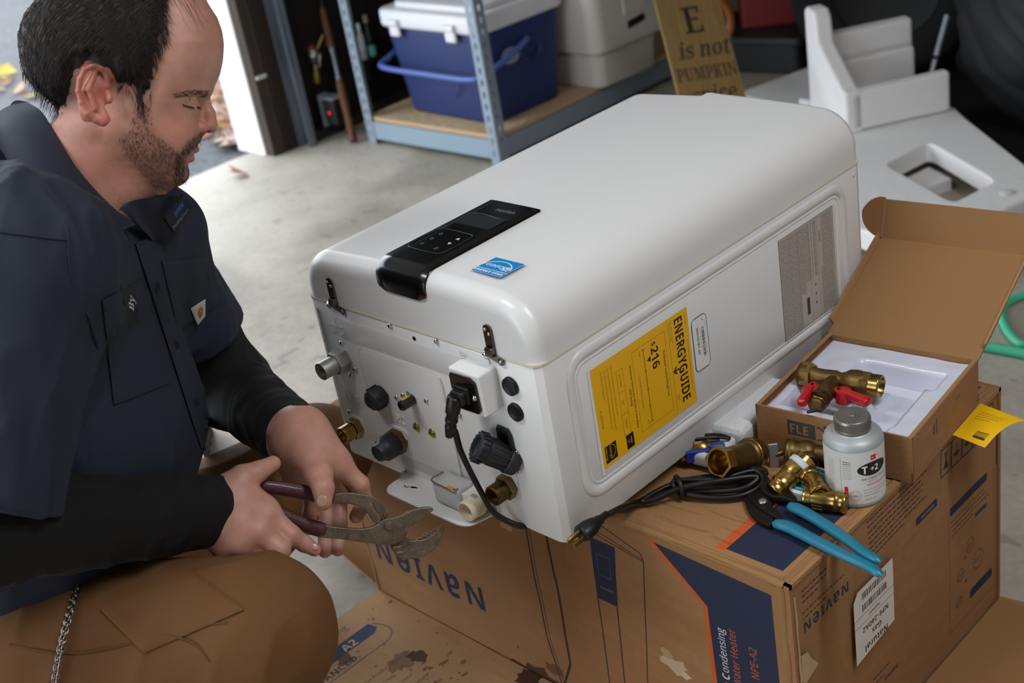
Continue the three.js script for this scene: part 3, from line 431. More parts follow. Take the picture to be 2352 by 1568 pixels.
{
  const pm = t => M(0xffffff, .8, { map: t, ...boardBump });
  part(carton, 'front_panel', slab(V(BX0, 0, BZ0), V(BX1 - BX0, 0, 0), V(0, BH, 0), .006, 60, 24, .004, 3), pm(frontPrint));
  part(carton, 'side_panel', slab(V(BX1 - .003, 0, BZ0 - .006), V(0, 0, BZ1 - BZ0 + .012), V(0, BH - .003, 0), .006, 40, 24, .004, 5), pm(sidePrint));
  part(carton, 'top_panel', slab(V(BX0, BH, BZ0), V(BX1 - BX0, 0, 0), V(0, 0, BZ1 - BZ0), .006, 60, 30, .0015, 7), pm(topPrint));
  part(carton, 'side_panel', slab(V(BX0, 0, BZ1 + .006), V(0, 0, BZ0 - BZ1 - .012), V(0, BH, 0), .006), matKraft);
  part(carton, 'back_panel', slab(V(BX1, 0, BZ1), V(BX0 - BX1, 0, 0), V(0, BH, 0), .006), matKraft);
  // folded edges: round creases that catch the light, a torn paper edge at the near corner
  const crease = (a, b, r, sd) => { const p = []; for (let i = 0; i <= 24; i++) { const q = a.clone().lerp(b, i / 24); q.x += .0022 * (noise(i * .7, sd, 1) - .5); q.y += .0022 * (noise(i * .7, sd, 2) - .5); q.z += .0022 * (noise(i * .7, sd, 3) - .5); p.push(q); } return tube(p, r, 60, 8); };
  const i = .0042;
  part(carton, 'crease', crease(V(BX0 + i, BH - i, BZ0 - i), V(BX1 - i - .004, BH - i, BZ0 - i), .0058, 2), matKraft);
  part(carton, 'crease', crease(V(BX1 - i - .004, BH - i, BZ0 - i), V(BX1 - i - .004, BH - i, BZ1 + i), .0056, 4), matKraft);
  part(carton, 'crease', crease(V(BX1 - i - .007, 0, BZ0 - i), V(BX1 - i - .007, BH - i, BZ0 - i), .0068, 6), matKraft);
  part(carton, 'crease', crease(V(BX0 + i, 0, BZ0 - i), V(BX0 + i, BH - i, BZ0 - i), .006, 8), matKraft);
  part(carton, 'torn_edge', mergeGeometries([crease(V(BX1 + .0004, .05, BZ0 - .007), V(BX1 + .0006, .355, BZ0 - .0075), .0016, 12), crease(V(BX1 - .002, BH - .004, BZ0 - .014), V(BX1 - .002, BH - .003, BZ0 - .16), .0013, 14)]), matTorn, 'pale torn paper edge');
  part(carton, 'torn_flap', extr(shapeOf([[0, 0], [.03, .012], [.016, .03], [.010, .043], [-.004, .046], [-.006, .01]]), .0012).rotateY(Math.PI / 2).translate(BX1 + .001, .216, BZ0 - .014), matTorn, 'pale torn paper flap');
  // white shipping label on the side
  const lab = canvasTex(384, 512, (c, w, h) => {
    c.fillStyle = '#d9d6d0'; c.fillRect(0, 0, w, h); c.save(); c.translate(w, h); c.rotate(Math.PI); c.fillStyle = '#1d1c20'; c.font = 'bold 62px sans-serif'; c.fillText('Natural', 70, 84); c.font = 'bold 54px sans-serif'; c.fillText('Gas', 130, 158); c.font = 'bold 50px sans-serif'; c.fillText('NPE-240A2', 56, 226);
    c.fillRect(0, 256, w, 3); c.font = 'bold 30px sans-serif'; c.fillText('navien', 140, 296); c.fillStyle = '#b03028'; c.fillRect(238, 278, 10, 10); c.fillStyle = '#1d1c20'; c.fillRect(0, 318, w, 3); const R = rng(3);
    for (const y of [344, 428]) { for (let x = 70; x < 300;) { const q = 3 + R() * 7; c.fillRect(x, y, q, 48); x += q + 3 + R() * 7; } c.font = '15px sans-serif'; c.fillText('30H161B1', 90, y + 66); } c.restore();
  });
  const s = new THREE.Shape(); s.moveTo(0, 0); s.lineTo(.0935, .012); s.lineTo(.0945, .112); s.lineTo(.01, .112); s.lineTo(0, .1); const g = new THREE.ShapeGeometry(s), p = g.attributes.position, uv = g.attributes.uv; for (let k = 0; k < p.count; k++) uv.setXY(k, p.getX(k) / .0945, p.getY(k) / .112);
  part(carton, 'shipping_label', frame(g, V(BX1 - .0015 + .0035, .161, -.226), V(0, 0, -1), V(0, 1, 0), V(1, 0, 0)), M(0xffffff, .55, { map: lab }), 'white shipping label printed upside down');
  // flaps
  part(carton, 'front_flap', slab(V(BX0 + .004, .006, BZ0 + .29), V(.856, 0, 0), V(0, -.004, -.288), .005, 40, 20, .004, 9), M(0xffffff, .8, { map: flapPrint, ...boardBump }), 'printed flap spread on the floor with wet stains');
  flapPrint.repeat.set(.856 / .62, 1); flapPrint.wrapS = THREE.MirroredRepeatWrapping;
  part(carton, 'side_flap', slab(V(BX0 - .001, .004, BZ0 - .004), V(0, 0, BZ1 - BZ0 + .01), V(-.245, .088, 0), .005, 10, 10, .003, 11), matKraftIn, 'end flap standing up off the floor');
  part(carton, 'side_flap', slab(V(BX1 + .25, .030, BZ0 - .004), V(0, 0, BZ1 - BZ0), V(-.25, -.026, 0), .005, 10, 10, .004, 13), matKraft, 'end flap lying on the floor');
}
{ // packing foam between carton and heater
  const g = boxG(.40, .0225, .47, .008, 3).translate(.21, .3882, -.375);
  const t = tag(part(scene, 'foam_pad', worldUV(g), M(0xdfe2e4, .75, { bumpMap: grainTex, bumpScale: .002 })), 'white packing foam pad squeezed between carton and water heater', 'packing foam');
  const e = thing('foam_block', 'white foam block on the carton beside the open small box', 'packing foam', [.452, .3785, -.372], .12);
  part(e, 'block', toCreasedNormals(boxG(.05, .036, .15, .008, 3).translate(0, .018, 0), .9), t.material); part(e, 'step', boxG(.04, .02, .06, .006, 3).translate(-.006, .014, .1), t.material);
}
// ---------------------------------------------------------------- small open box with a white tray
const smallBox = thing('small_box', 'small open brown box with a white moulded tray standing on the large carton', 'box', [.588, .379, -.446], .105);
{
  const W = .218, D = .215, H = .066, t = .003, m = matKraft;
  const fp = canvasTex(1024, 320, (c, w, h) => { kraft(c, w, h, 61); c.fillStyle = '#3b3a33'; c.fillRect(215, 60, 190, 110); c.fillStyle = '#8a6a48'; c.font = 'bold 92px sans-serif'; c.save(); c.translate(225, 150); c.scale(.9, 1); c.fillText('FLE', 0, 0); c.restore(); c.strokeStyle = '#3b3a33'; c.lineWidth = 13; c.beginPath(); c.moveTo(415, 75); c.bezierCurveTo(470, 60, 480, 150, 530, 165); c.moveTo(415, 165); c.bezierCurveTo(470, 175, 480, 80, 530, 65); c.stroke(); c.fillStyle = '#3b3a33'; c.beginPath(); c.arc(475, 62, 14, 0, 7); c.fill(); });
  part(smallBox, 'front_wall', slab(V(-W / 2, 0, D / 2), V(W, 0, 0), V(0, H, 0), t, 12, 4, .001, 3), M(0xffffff, .8, { map: fp, ...boardBump }));
  const sp = canvasTex(512, 256, (c, w, h) => { kraft(c, w, h, 62); c.fillStyle = 'rgba(50,38,28,.6)'; c.fillRect(150, 60, 12, 60); c.fillRect(172, 50, 9, 80); c.font = 'bold 26px sans-serif'; c.save(); c.translate(330, 90); c.rotate(-.3); c.fillText('IPS', 0, 0); c.restore(); });
  part(smallBox, 'side_wall', slab(V(W / 2, 0, D / 2), V(0, 0, -D), V(0, H, 0), t, 12, 4, .001, 5), M(0xffffff, .8, { map: sp, ...boardBump }));
  part(smallBox, 'side_wall', slab(V(-W / 2, 0, -D / 2), V(0, 0, D), V(0, H, 0), t), m); part(smallBox, 'back_wall', slab(V(W / 2, 0, -D / 2), V(-W, 0, 0), V(0, H, 0), t), m);
  part(smallBox, 'base', boxAt(-W / 2 + t, W / 2 - t, 0.0005, .003, -D / 2 + t, D / 2 - t), m);
  for (const rg of [boxAt(W / 2 - .0065, W / 2 - .0005, H - .002, H + .0012, -D / 2, D / 2, .0015), boxAt(-W / 2 + .0005, -W / 2 + .0065, H - .002, H + .0012, -D / 2, D / 2, .0015)]) part(smallBox, 'rolled_edge', rg, matKraftIn);
  part(smallBox, 'corner_tab', boxAt(W / 2 - .001, W / 2 + .0016, .004, H - .002, D / 2 - .012, D / 2 - .001, .0006), m);
  // lid leaning back, with its tuck flap and ear
  const lid = new THREE.Group(); lid.name = 'lid'; lid.position.set(0, H, -D / 2 + .001); smallBox.add(lid);
  const th = .36, d = V(0, Math.sin(th), -Math.cos(th)), L = .200, e = d.clone().multiplyScalar(L), up = V(0, Math.sin(1.22), -Math.cos(1.22)), top = up.clone().multiplyScalar(.058);
  const ls = (o, u, v, s2) => slab(o, u, v, .003, 14, 14, .002, s2);
  part(lid, 'lid_panel', ls(V(-W / 2, 0, 0), V(W, 0, 0), e, 3), matKraft);
  part(lid, 'tuck_flap', ls(e.clone().add(V(-W / 2, 0, 0)), V(W, 0, 0), top, 5), matKraft);
  const ear = new THREE.Shape(); ear.moveTo(0, 0); ear.lineTo(-.012, .004); ear.quadraticCurveTo(-.034, .02, -.033, .042); ear.quadraticCurveTo(-.026, .060, -.008, .0615); ear.lineTo(0, .060);
  part(lid, 'ear_flap', frame(extr(ear, .003, .0006), e.clone().add(V(-W / 2, .001, 0)), V(.93, 0, -.36).normalize(), up.clone().multiplyScalar(1).normalize(), V(.36, 0, .93).normalize()), M(0x8a5f38, .82, boardBump));
  for (const s of [-1, 1]) part(lid, 'side_flap', ls(V(s * W / 2 - (s > 0 ? 0 : .0), .0, -.01).addScaledVector(d, .012), d.clone().multiplyScalar(L - .02), V(s * .004, .012, .004), 7), matKraftIn);
  // moulded tray: a height field with cavities
  const N = 56, g = new THREE.PlaneGeometry(W - .008, D - .008, N, N).rotateX(-Math.PI / 2), p = g.attributes.position;
  const cav = (x, z, cx, cz, w, l, a = 0) => { const c = Math.cos(a), s = Math.sin(a), q = Math.abs((x - cx) * c + (z - cz) * s) / w, r = Math.abs(-(x - cx) * s + (z - cz) * c) / l; return 1 - sstep(.82, 1.05, Math.max(q, r)); };
  for (let k = 0; k < p.count; k++) { const x = p.getX(k), z = p.getZ(k); const h = Math.max(cav(x, z, .02, -.045, .06, .022), cav(x, z, .045, .02, .024, .06), cav(x, z, -.045, .03, .04, .05), cav(x, z, .035, .075, .03, .02), .6 * cav(x, z, .012, .0, .03, .03)); const edge = Math.max(Math.abs(x), Math.abs(z)) / (W / 2); p.setY(k, H - .009 - .030 * h + .0016 * noise(x * 60, z * 60, 3) - (edge > .96 ? .012 : 0)); }
  g.computeVertexNormals();
  part(smallBox, 'tray', g, P(0xd4d8e6, .35, { clearcoat: .4, side: THREE.DoubleSide }), 'white moulded plastic tray');
}

// ---------------------------------------------------------------- small things on and about the carton
const meet = (u, v, axis, k) => { const p = at(u, v, 1), d = p.clone().sub(camera.position); return camera.position.clone().addScaledVector(d, (k - camera.position[axis]) / d[axis]); };
const onY = (u, v, y) => meet(u, v, 'y', y), onZ = (u, v, z) => meet(u, v, 'z', z);
const TOP = .3762;
{ // power cord: angled plug at the inlet, run under the heater, bound coil, three-pin plug
  const c = thing('power_cord', 'black power cord plugged into the white heater and coiled on the carton', 'power cord');
  const A = V(.3395, .6065, .034);
  part(c, 'connector', mergeGeometries([boxG(.022, .018, .014, .004).translate(A.x, A.y, A.z + .006), along(lathe([[0, 0], [.0095, 0], [.0092, .022], [.0072, .026], [.0072, .032], [.0082, .033], [.0082, .036], [.006, .037], [.006, .042], [.0075, .043], [.007, .047], [.005, .06], [0, .06]], 16), V(A.x - .001, A.y + .002, A.z + .013), V(A.x - .022, A.y - .06, A.z + .019))]), matRubber);
  const run = [V(A.x - .020, A.y - .052, A.z + .018)]; for (const [u, v, z] of [[1041, 985, .046], [1058, 1035, .042], [1084, 1090, .036], [1108, 1135, .03], [1132, 1174, .024], [1165, 1196, .012], [1205, 1209, .0]]) run.push(onZ(u, v, z));
  run.push(V(.375, .388, -.05), V(.415, .386, -.105));
  const co = [[1450, 1160, .386], [1540, 1115, .386], [1640, 1108, .384], [1735, 1098, .384], [1760, 1085, .386], [1735, 1076, .388], [1640, 1092, .390], [1550, 1112, .391], [1565, 1128, .388], [1640, 1143, .384], [1710, 1135, .386], [1752, 1105, .390], [1738, 1082, .396], [1650, 1100, .398], [1545, 1108, .398], [1555, 1122, .392], [1630, 1128, .388], [1715, 1118, .394], [1740, 1096, .400], [1640, 1106, .404], [1560, 1122, .396], [1500, 1148, .387], [1470, 1152, .387]];
  for (const [u, v, y] of co) run.push(onY(u, v, y));
  run.push(meet(1425, 1166, 'x', .462), meet(1380, 1190, 'x', .460));
  part(c, 'cable', tube(run, .0039, 420, 10), matRubber);
  part(c, 'tie', along(new THREE.TorusGeometry(.0135, .0035, 8, 20).rotateX(Math.PI / 2).scale(1, 1, .8), onY(1560, 1117, .394), onY(1575, 1113, .394)), matBlack);
  const p1 = meet(1382, 1189, 'x', .460), p0 = meet(1336, 1226, 'x', .457), d = p0.clone().sub(p1).normalize(), r = d.clone().cross(V(0, 1, 0)).normalize(), u = r.clone().cross(d);
  const pl = new THREE.Group(); pl.name = 'plug'; c.add(pl);
  part(pl, 'plug_body', along(lathe([[0, -.012], [.0048, -.01], [.0055, .0], [.0075, .004], [.0075, .008], [.0095, .01], [.0132, .022], [.0135, .034], [.012, .037], [0, .037]], 18).scale(1, 1, .8), p1, p0), matRubber);
  for (const s of [-1, 1]) part(pl, 'pin', frame(boxG(.0016, .0065, .018, .0004), p1.clone().addScaledVector(d, .045).addScaledVector(r, s * .0062).addScaledVector(u, -.002), r, u, d.clone().negate()), matBrass, 'brass plug pin');
  part(pl, 'earth_pin', along(lathe([[0, 0], [.0024, 0], [.0024, .02], [.0012, .0225], [0, .023]], 12), p1.clone().addScaledVector(d, .035).addScaledVector(u, .006), p1.clone().addScaledVector(d, .07).addScaledVector(u, .006)), matBrass, 'brass earth pin');
}
const ringTube = (a, b, prof, seg = 30) => along(lathe(prof, seg), a, b);
const hexOn = (a, b, r, len) => along(extr(hexShape(r), len, .001).rotateX(-Math.PI / 2), a, b);
{ // large brass coupling: open hex end towards the camera, round flange behind
  const a = onY(1648, 1062, .4245), b = onY(1738, 1039, .3955), L = a.distanceTo(b);
  const t = thing('brass_coupling', 'large brass coupling with an open hexagonal end beside the blue-handled valve', 'pipe fitting');
  const hx = new THREE.Shape(hexShape(.0215).getPoints()); const ho = new THREE.Path(); ho.absarc(0, 0, .0158, 0, Math.PI * 2); hx.holes.push(ho);
  part(t, 'hex_end', along(extr(hx, .017, .0016).rotateX(-Math.PI / 2), a, b), matBrass);
  part(t, 'bore', ringTube(a, b, [[.0158, .001], [.0150, .012], [.0095, .013], [.0095, .03], [0, .03]]), matBrass);
  part(t, 'body', ringTube(a, b, [[.0165, .016], [.0165, L - .022], [.0168, L - .02], [.0205, L - .018], [.0205, L - .004], [.0192, L], [.012, L], [.012, L - .01], [0, L - .01]]), matBrassDull);
  part(t, 'flange', ringTube(a, b, [[.020, L - .017], [.0222, L - .016], [.0222, L - .009], [.020, L - .008]]), matBrass);
}
{ // small valve with blue handle
  const a = onY(1560, 1040, .3945), b = onY(1655, 1026, .3945), d = b.clone().sub(a).normalize(), r = d.clone().cross(V(0, 1, 0)).normalize();
  const t = thing('blue_handled_valve', 'small brass valve with a blue lever lying against the white foam', 'valve');
  part(t, 'body', ringTube(a, b, [[.009, .0], [.0135, .001], [.0135, .006], [.0125, .008], [.0135, .010], [.0125, .012], [.0135, .014], [.0125, .018], [.0155, .021], [.0165, .03], [.0155, .038], [.012, .04], [.012, .056], [0, .056]], 24), matBrass);
  part(t, 'hex_band', hexOn(a.clone().addScaledVector(d, .02), b, .0172, .012), matBrassDull);
  const m = P(0x123f9c, .35, { clearcoat: .3 });
  const p = a.clone().addScaledVector(d, .036).addScaledVector(r, .016).addScaledVector(V(0, 1, 0), .002);
  part(t, 'lever', mergeGeometries([frame(boxG(.034, .017, .007, .002), p.clone().addScaledVector(d, -.012), d, V(0, 1, 0), r), frame(boxG(.02, .026, .011, .003), p.clone().addScaledVector(d, .014).addScaledVector(V(0, 1, 0), .002), d, V(0, 1, 0), r), frame(new THREE.CylinderGeometry(.009, .009, .014, 18).rotateX(Math.PI / 2), p.clone().addScaledVector(d, .004), d, V(0, 1, 0), r)]), m, 'blue lever');
  const q = a.clone().addScaledVector(V(0, 1, 0), .0125), s = [q.clone().addScaledVector(d, -.002).addScaledVector(r, .006), q.clone().addScaledVector(d, .01).add(V(0, .004, 0)), q.clone().addScaledVector(d, .03).add(V(0, .0048, 0)), q.clone().addScaledVector(d, .052).add(V(0, .003, 0)), q.clone().addScaledVector(d, .07).addScaledVector(r, .002), q.clone().addScaledVector(d, .055).addScaledVector(r, -.012), q.clone().addScaledVector(d, .02).addScaledVector(r, -.014).add(V(0, .001, 0)), q.clone().addScaledVector(d, -.002).addScaledVector(r, -.006)];
  part(t, 'tether', tube(s, .0021, 70, 8, true), matRubber, 'black rubber tether');
}
{ // drain valve with grey tab, behind the jar
  const a = onY(1806, 1036, .395), b = onY(1915, 1046, .393), d = b.clone().sub(a).normalize();
  const t = thing('drain_valve', 'dull brass drain valve with a flat grey tab between the small box and the jar', 'valve');
  part(t, 'body', ringTube(a, b, [[.006, 0], [.0175, .0005], [.0175, .004], [.0155, .005], [.0175, .007], [.0175, .010], [.0145, .012], [.0165, .022], [.0165, .03], [.0125, .034], [.0125, .066], [.0095, .066], [.0095, .05], [0, .05]]), matBrassDull);
  part(t, 'outlet', along(lathe([[.0125, -.01], [.0125, .012], [.0145, .013], [.0145, .022], [.0115, .0225], [.011, .008], [0, .008]], 24), a.clone().addScaledVector(d, .026), a.clone().addScaledVector(d, .026).add(V(.05, -.012, .06))), matBrassDull);
  part(t, 'ball', new THREE.SphereGeometry(.0175, 20, 14).translate(...a.clone().addScaledVector(d, .026).toArray()), matBrassDull);
  const q = onY(1777, 1045, .394); part(t, 'tab', frame(boxG(.013, .036, .004, .0015), q.clone(), V(.72, 0, -.69), V(.0, 1, 0), V(.69, 0, .72)), galv, 'flat grey tab');
  part(t, 'tab_stem', along(new THREE.CylinderGeometry(.004, .004, .018, 12).translate(0, .011, 0), q, a), matBrassDull);
}
{ // thread tape spool
  const p = onY(1858, 1122, TOP); const t = thing('tape_spool', 'flat spool of thread tape with a blue printed face under the brass fittings', 'tape', [p.x, TOP, p.z]);
  const tp = canvasTex(256, 256, (c) => { c.fillStyle = '#e6e8ea'; c.fillRect(0, 0, 256, 256); c.fillStyle = '#3d8fa8'; c.beginPath(); c.arc(128, 128, 116, 0, 7); c.fill(); c.strokeStyle = '#cfe6ec'; c.lineWidth = 5; c.beginPath(); c.arc(128, 128, 92, .2, 2.6); c.stroke(); c.beginPath(); c.arc(128, 128, 92, 3.4, 5.6); c.stroke(); c.fillStyle = '#f2f4f4'; c.font = 'bold 34px sans-serif'; c.fillText('TAPE', 80, 70); c.font = '20px sans-serif'; c.fillText('THREAD SEAL', 66, 200); });
  part(t, 'spool', lathe([[.008, 0], [.031, 0], [.0315, .002], [.0315, .012], [.031, .014], [.008, .014], [.008, 0]], 40), M(0xdfe3e8, .5)); part(t, 'printed_face', new THREE.RingGeometry(.0082, .0305, 40, 1).rotateX(-Math.PI / 2).translate(0, .0143, 0), M(0xffffff, .45, { map: tp }), 'blue printed face');
}
const adapterProfile = (L) => { const p = [[.0085, 0], [.0105, .0005], [.0112, .002], [.0112, .006], [.0104, .008], [.0104, .011], [.0118, .013], [.0118, .016], [.0108, .018]]; for (let i = 0; i < 4; i++) p.push([.0112, .02 + i * .003], [.0106, .0215 + i * .003]); p.push([.0128, .034], [.0128, L - .012], [.0118, L - .011], [.0118, L - .001], [.0108, L], [.0092, L], [.009, L - .02], [0, L - .02]); return p; };
{ // adapter wrapped with white tape, leaning on the spool
  const a = onY(1777, 1130, .3885), b = onY(1846, 1062, .412), d = b.clone().sub(a).normalize(); const t = thing('taped_fitting', 'brass press fitting with white thread tape leaning on the tape spool', 'pipe fitting');
  part(t, 'body', ringTube(a, b, adapterProfile(.062).map(([r, y]) => [r * 1.25, y])), matBrass); part(t, 'hex_band', hexOn(a.clone().addScaledVector(d, .034), b, .0175, .010), matBrass);
  part(t, 'thread_tape', ringTube(a.clone().addScaledVector(d, .044), b, [[.0148, 0], [.0166, .0008], [.0172, .003], [.0168, .006], [.0170, .008], [.0152, .0095]], 26), M(0xc9d3df, .7, { bumpMap: grainTex, bumpScale: .001 }), 'white thread tape');
}
{ // elbow
  const t = thing('brass_elbow', 'short brass elbow lying on the blue tape spool', 'pipe fitting'); const a = onY(1862, 1098, .403), b = onY(1880, 1128, .400), c2 = onY(1905, 1088, .403);
  part(t, 'bend', tube([a, a.clone().lerp(b, .5).add(V(.002, .001, 0)), b], .0105, 20, 20), matBrass); part(t, 'collar', ringTube(b.clone().lerp(a, .2), onY(1888, 1142, .3985), [[.0095, 0], [.0128, .001], [.0128, .009], [.0118, .0105], [.0095, .0105], [.009, .004], [0, .004]]), matBrass); part(t, 'collar', ringTube(a.clone(), onY(1848, 1080, .404), [[.0095, 0], [.0128, .001], [.0128, .009], [.0095, .0105], [.009, .004], [0, .004]]), matBrass);
}
{ // adapter lying in front
  const a = onY(1847, 1140, .391), b = onY(1925, 1153, .389), d = b.clone().sub(a).normalize(); const t = thing('ribbed_fitting', 'ribbed brass adapter lying in front of the grey jar', 'pipe fitting');
  part(t, 'body', ringTube(a, b, [[.0112, .012], [.0112, .001], [.0128, 0], [.0135, .001], [.0138, .004], [.0132, .006], [.0138, .008], [.0132, .01], [.0136, .012], [.0136, .026], [.0125, .028], [.0125, .036], [.0135, .038], [.0135, .042], [.012, .044], [.0132, .047], [.0132, .052], [.0115, .054], [0, .054]]), matBrass);
  for (let i = 0; i < 16; i++) { const g = boxG(.0016, .013, .0014, .0004).translate(0, .019, .0137).rotateY(i / 16 * Math.PI * 2); part(t, 'rib', along(g, a, b), matBrass); }
}
{ // jar of thread sealant
  const t = thing('sealant_jar', 'grey and white can of pipe thread sealant with a grey screw lid', 'jar', [.654, TOP, -.304]);
  const R = .0365, H = .088, lb = canvasTex(2048, 640, (c, w, h) => {
    c.fillStyle = '#d8d8d6'; c.fillRect(0, 0, w, h); c.fillStyle = '#9aa0a4'; c.fillRect(0, 0, 190, h); c.fillStyle = '#d8d8d6'; const o = 1040;
    c.fillStyle = '#3c3c40'; const Q = rng(4); for (let i = 0; i < 16; i++) greek(c, o - 300, 120 + i * 28, 150, 1, 10, Q, 5); c.fillStyle = '#77777a'; c.fillRect(o - 130, 60, 4, 560); c.fillStyle = '#333'; for (let i = 0; i < 9; i++) greek(c, o - 105, 110 + i * 26, 150, 1, 10, Q, i < 2 ? 9 : 4);
    c.fillStyle = '#c8102e'; c.save(); c.translate(o + 205, 60); c.rotate(-.05); c.fillRect(0, 0, 66, 60); c.fillStyle = '#d8d8d6'; c.font = 'bold 46px sans-serif'; c.fillText('<', 10, 46); c.restore(); c.fillStyle = '#c8102e'; c.font = 'bold 22px sans-serif'; c.fillText('REC', o + 276, 90);
    c.fillStyle = '#0e0e10'; c.beginPath(); c.ellipse(o + 240, 220, 190, 82, 0, 0, 7); c.fill(); c.fillStyle = '#f1f1ef'; c.font = 'bold 128px sans-serif'; c.fillText('T', o + 96, 268); c.font = 'bold 100px sans-serif'; c.fillText('+2', o + 196, 258);
    c.fillStyle = '#333'; c.font = 'bold 32px sans-serif'; c.fillText('PIPE THREAD SEALANT', o + 90, 348); c.font = '22px sans-serif'; c.fillText('WITH PTFE', o + 170, 378); c.fillStyle = '#c33'; c.font = 'bold 34px sans-serif'; c.fillText('NON-HARDENING', o + 150, 424);
    c.fillStyle = '#c8102e'; c.fillRect(o - 95, 420, 40, 190); c.fillStyle = '#f0d8d8'; c.font = '20px sans-serif'; c.save(); c.translate(o - 68, 600); c.rotate(-Math.PI / 2); c.fillText('DIRECTIONS', 10, 0); c.restore(); c.strokeStyle = '#555'; c.lineWidth = 4; c.beginPath(); c.arc(o + 22, 530, 56, 0, 7); c.stroke(); c.fillStyle = '#333'; c.font = 'bold 24px sans-serif'; c.fillText('White', o - 10, 540); c.fillStyle = '#444'; greek(c, o + 110, 470, 330, 3, 34, Q, 5); c.font = '22px sans-serif'; c.fillText('NET WT. 8 OZ', o + 130, 600);
  });
  const steel = M(0xaab0b3, .45, { metalness: .25 });
  part(t, 'can', lathe([[0, 0], [R - .002, 0], [R + .0006, .001], [R + .0006, .004], [R, .005], [R, H - .008], [R + .0004, H - .0065], [R - .0006, H - .004], [R * .95, H - .0005], [R * .84, H + .003], [R * .68, H + .0055], [.0205, H + .007], [.0200, H + .014], [0, H + .014]], 64), steel);
  part(t, 'label', new THREE.CylinderGeometry(R + .0004, R + .0004, H - .013, 72, 1, true).translate(0, H / 2 - .001, 0).rotateY(-2.7), M(0xffffff, .4, { map: lb }), 'printed white label');
  const lp = [[0, .1135], [.002, .1142], [.0032, .1134], [.005, .1122], [.019, .1118], [.0215, .1126], [.0238, .1128], [.025, .1118], [.0252, .1100]]; for (let i = 0; i < 3; i++) lp.push([.0264, .1088 - i * .0034], [.0243, .1070 - i * .0034]); lp.push([.0258, .0985], [.0258, .0955], [.023, .095]);
  part(t, 'lid', lathe(lp.map(([r, y]) => [r * .86, y]), 48), M(0x8f8d84, .34, { metalness: .7 }), 'grey screw lid with a small nub');
}
{ // teal handled pliers resting on the carton edge
  const t = thing('teal_pliers', 'dark pliers with teal dipped handles overhanging the carton edge', 'pliers'), y = .3885;
  const m = P(0x12748f, .42, { clearcoat: .2, clearcoatRoughness: .4 }), dark = M(0x2e2a27, .5, { metalness: .6, map: brassTex });
  const grip = (pts, seed) => { const c = new THREE.CatmullRomCurve3(pts.map(([u, v, h]) => onY(u, v, h)), false, 'centripetal'), n = 40, g = new THREE.TubeGeometry(c, n, 1, 14), p = g.attributes.position, pts2 = c.getSpacedPoints(n); for (let i = 0; i <= n; i++) { const s = i / n, r = (.0088 - .0022 * s) * Math.sqrt(clamp(1 - Math.pow(2 * s - 1, 16))) * (s < .06 ? .93 : 1) + .0002; for (let k = 0; k <= 14; k++) { const j = i * 15 + k, q = V(p.getX(j), p.getY(j), p.getZ(j)).sub(pts2[i]); q.y *= .72; q.multiplyScalar(r); p.setXYZ(j, pts2[i].x + q.x, pts2[i].y + q.y, pts2[i].z + q.z); } } g.computeVertexNormals(); return g; };
  part(t, 'grip', grip([[1772, 1200, .386], [1805, 1208, .3865], [1860, 1235, .387], [1940, 1275, .3875], [1990, 1298, .388], [2026, 1322, .388]], 1), m, 'teal dipped grip'); part(t, 'grip', grip([[1808, 1158, .3875], [1850, 1178, .388], [1900, 1208, .3885], [1950, 1242, .389], [1990, 1272, .389], [2024, 1291, .3895]], 2), m, 'teal dipped grip');
  const flat = (pts, h0, th) => { const q = pts.map(([u, v]) => onY(u, v, h0)); return extr(smoothShape(q.map(p => [p.x, -p.z]), 70), th, .0012).rotateX(-Math.PI / 2).translate(0, h0, 0); };
  part(t, 'lower_jaw', flat([[1800, 1206], [1772, 1192], [1752, 1180], [1728, 1162], [1714, 1140], [1702, 1122], [1694, 1108], [1712, 1106], [1730, 1122], [1750, 1136], [1766, 1152], [1776, 1172], [1795, 1190]], .380, .007), dark);
  part(t, 'upper_jaw', flat([[1830, 1160], [1800, 1152], [1780, 1150], [1758, 1142], [1745, 1126], [1736, 1106], [1738, 1088], [1756, 1092], [1768, 1108], [1780, 1124], [1800, 1136], [1828, 1148]], .3845, .007), dark);
  part(t, 'tongue', flat([[1712, 1142], [1722, 1184], [1742, 1202], [1770, 1214], [1778, 1190], [1772, 1158], [1752, 1142], [1730, 1138]], .3785, .006), dark);
  part(t, 'pivot_bolt', lathe([[0, .003], [.004, .003], [.0055, .0015], [.0055, 0]], 16).translate(...onY(1752, 1152, .3875).toArray()), matZinc);
}
{ // yellow tag curling over the carton edge
  const t = canvasTex(384, 320, (c, w, h) => { c.fillStyle = '#f5c207'; c.fillRect(0, 0, w, h); c.fillStyle = '#6b5204'; const R = rng(3); greek(c, 60, 70, 250, 4, 22, R, 4); c.fillStyle = '#4a3a08'; c.fillRect(190, 236, 130, 50); c.fillStyle = '#f5c207'; for (let x = 196; x < 316; x += 9) c.fillRect(x, 240, 3 + R() * 3, 30); });
  const g = new THREE.PlaneGeometry(1, 1, 14, 14), p = g.attributes.position, c00 = onY(2188, 998, .381), c10 = onY(2262, 1028, .381), c01 = onY(2252, 926, .384), c11 = onY(2356, 966, .407);
  for (let i = 0; i < p.count; i++) { const a = p.getX(i) + .5, b = p.getY(i) + .5; const q = c00.clone().lerp(c10, a).lerp(c01.clone().lerp(c11, a), b); q.y += .010 * Math.sin(Math.PI * b) * a; p.setXYZ(i, q.x, q.y, q.z); }
  g.computeVertexNormals(); tag(part(scene, 'yellow_tag', g, M(0xffffff, .55, { map: t, side: THREE.DoubleSide })), 'curled yellow paper tag with a barcode on the carton edge', 'tag');
}
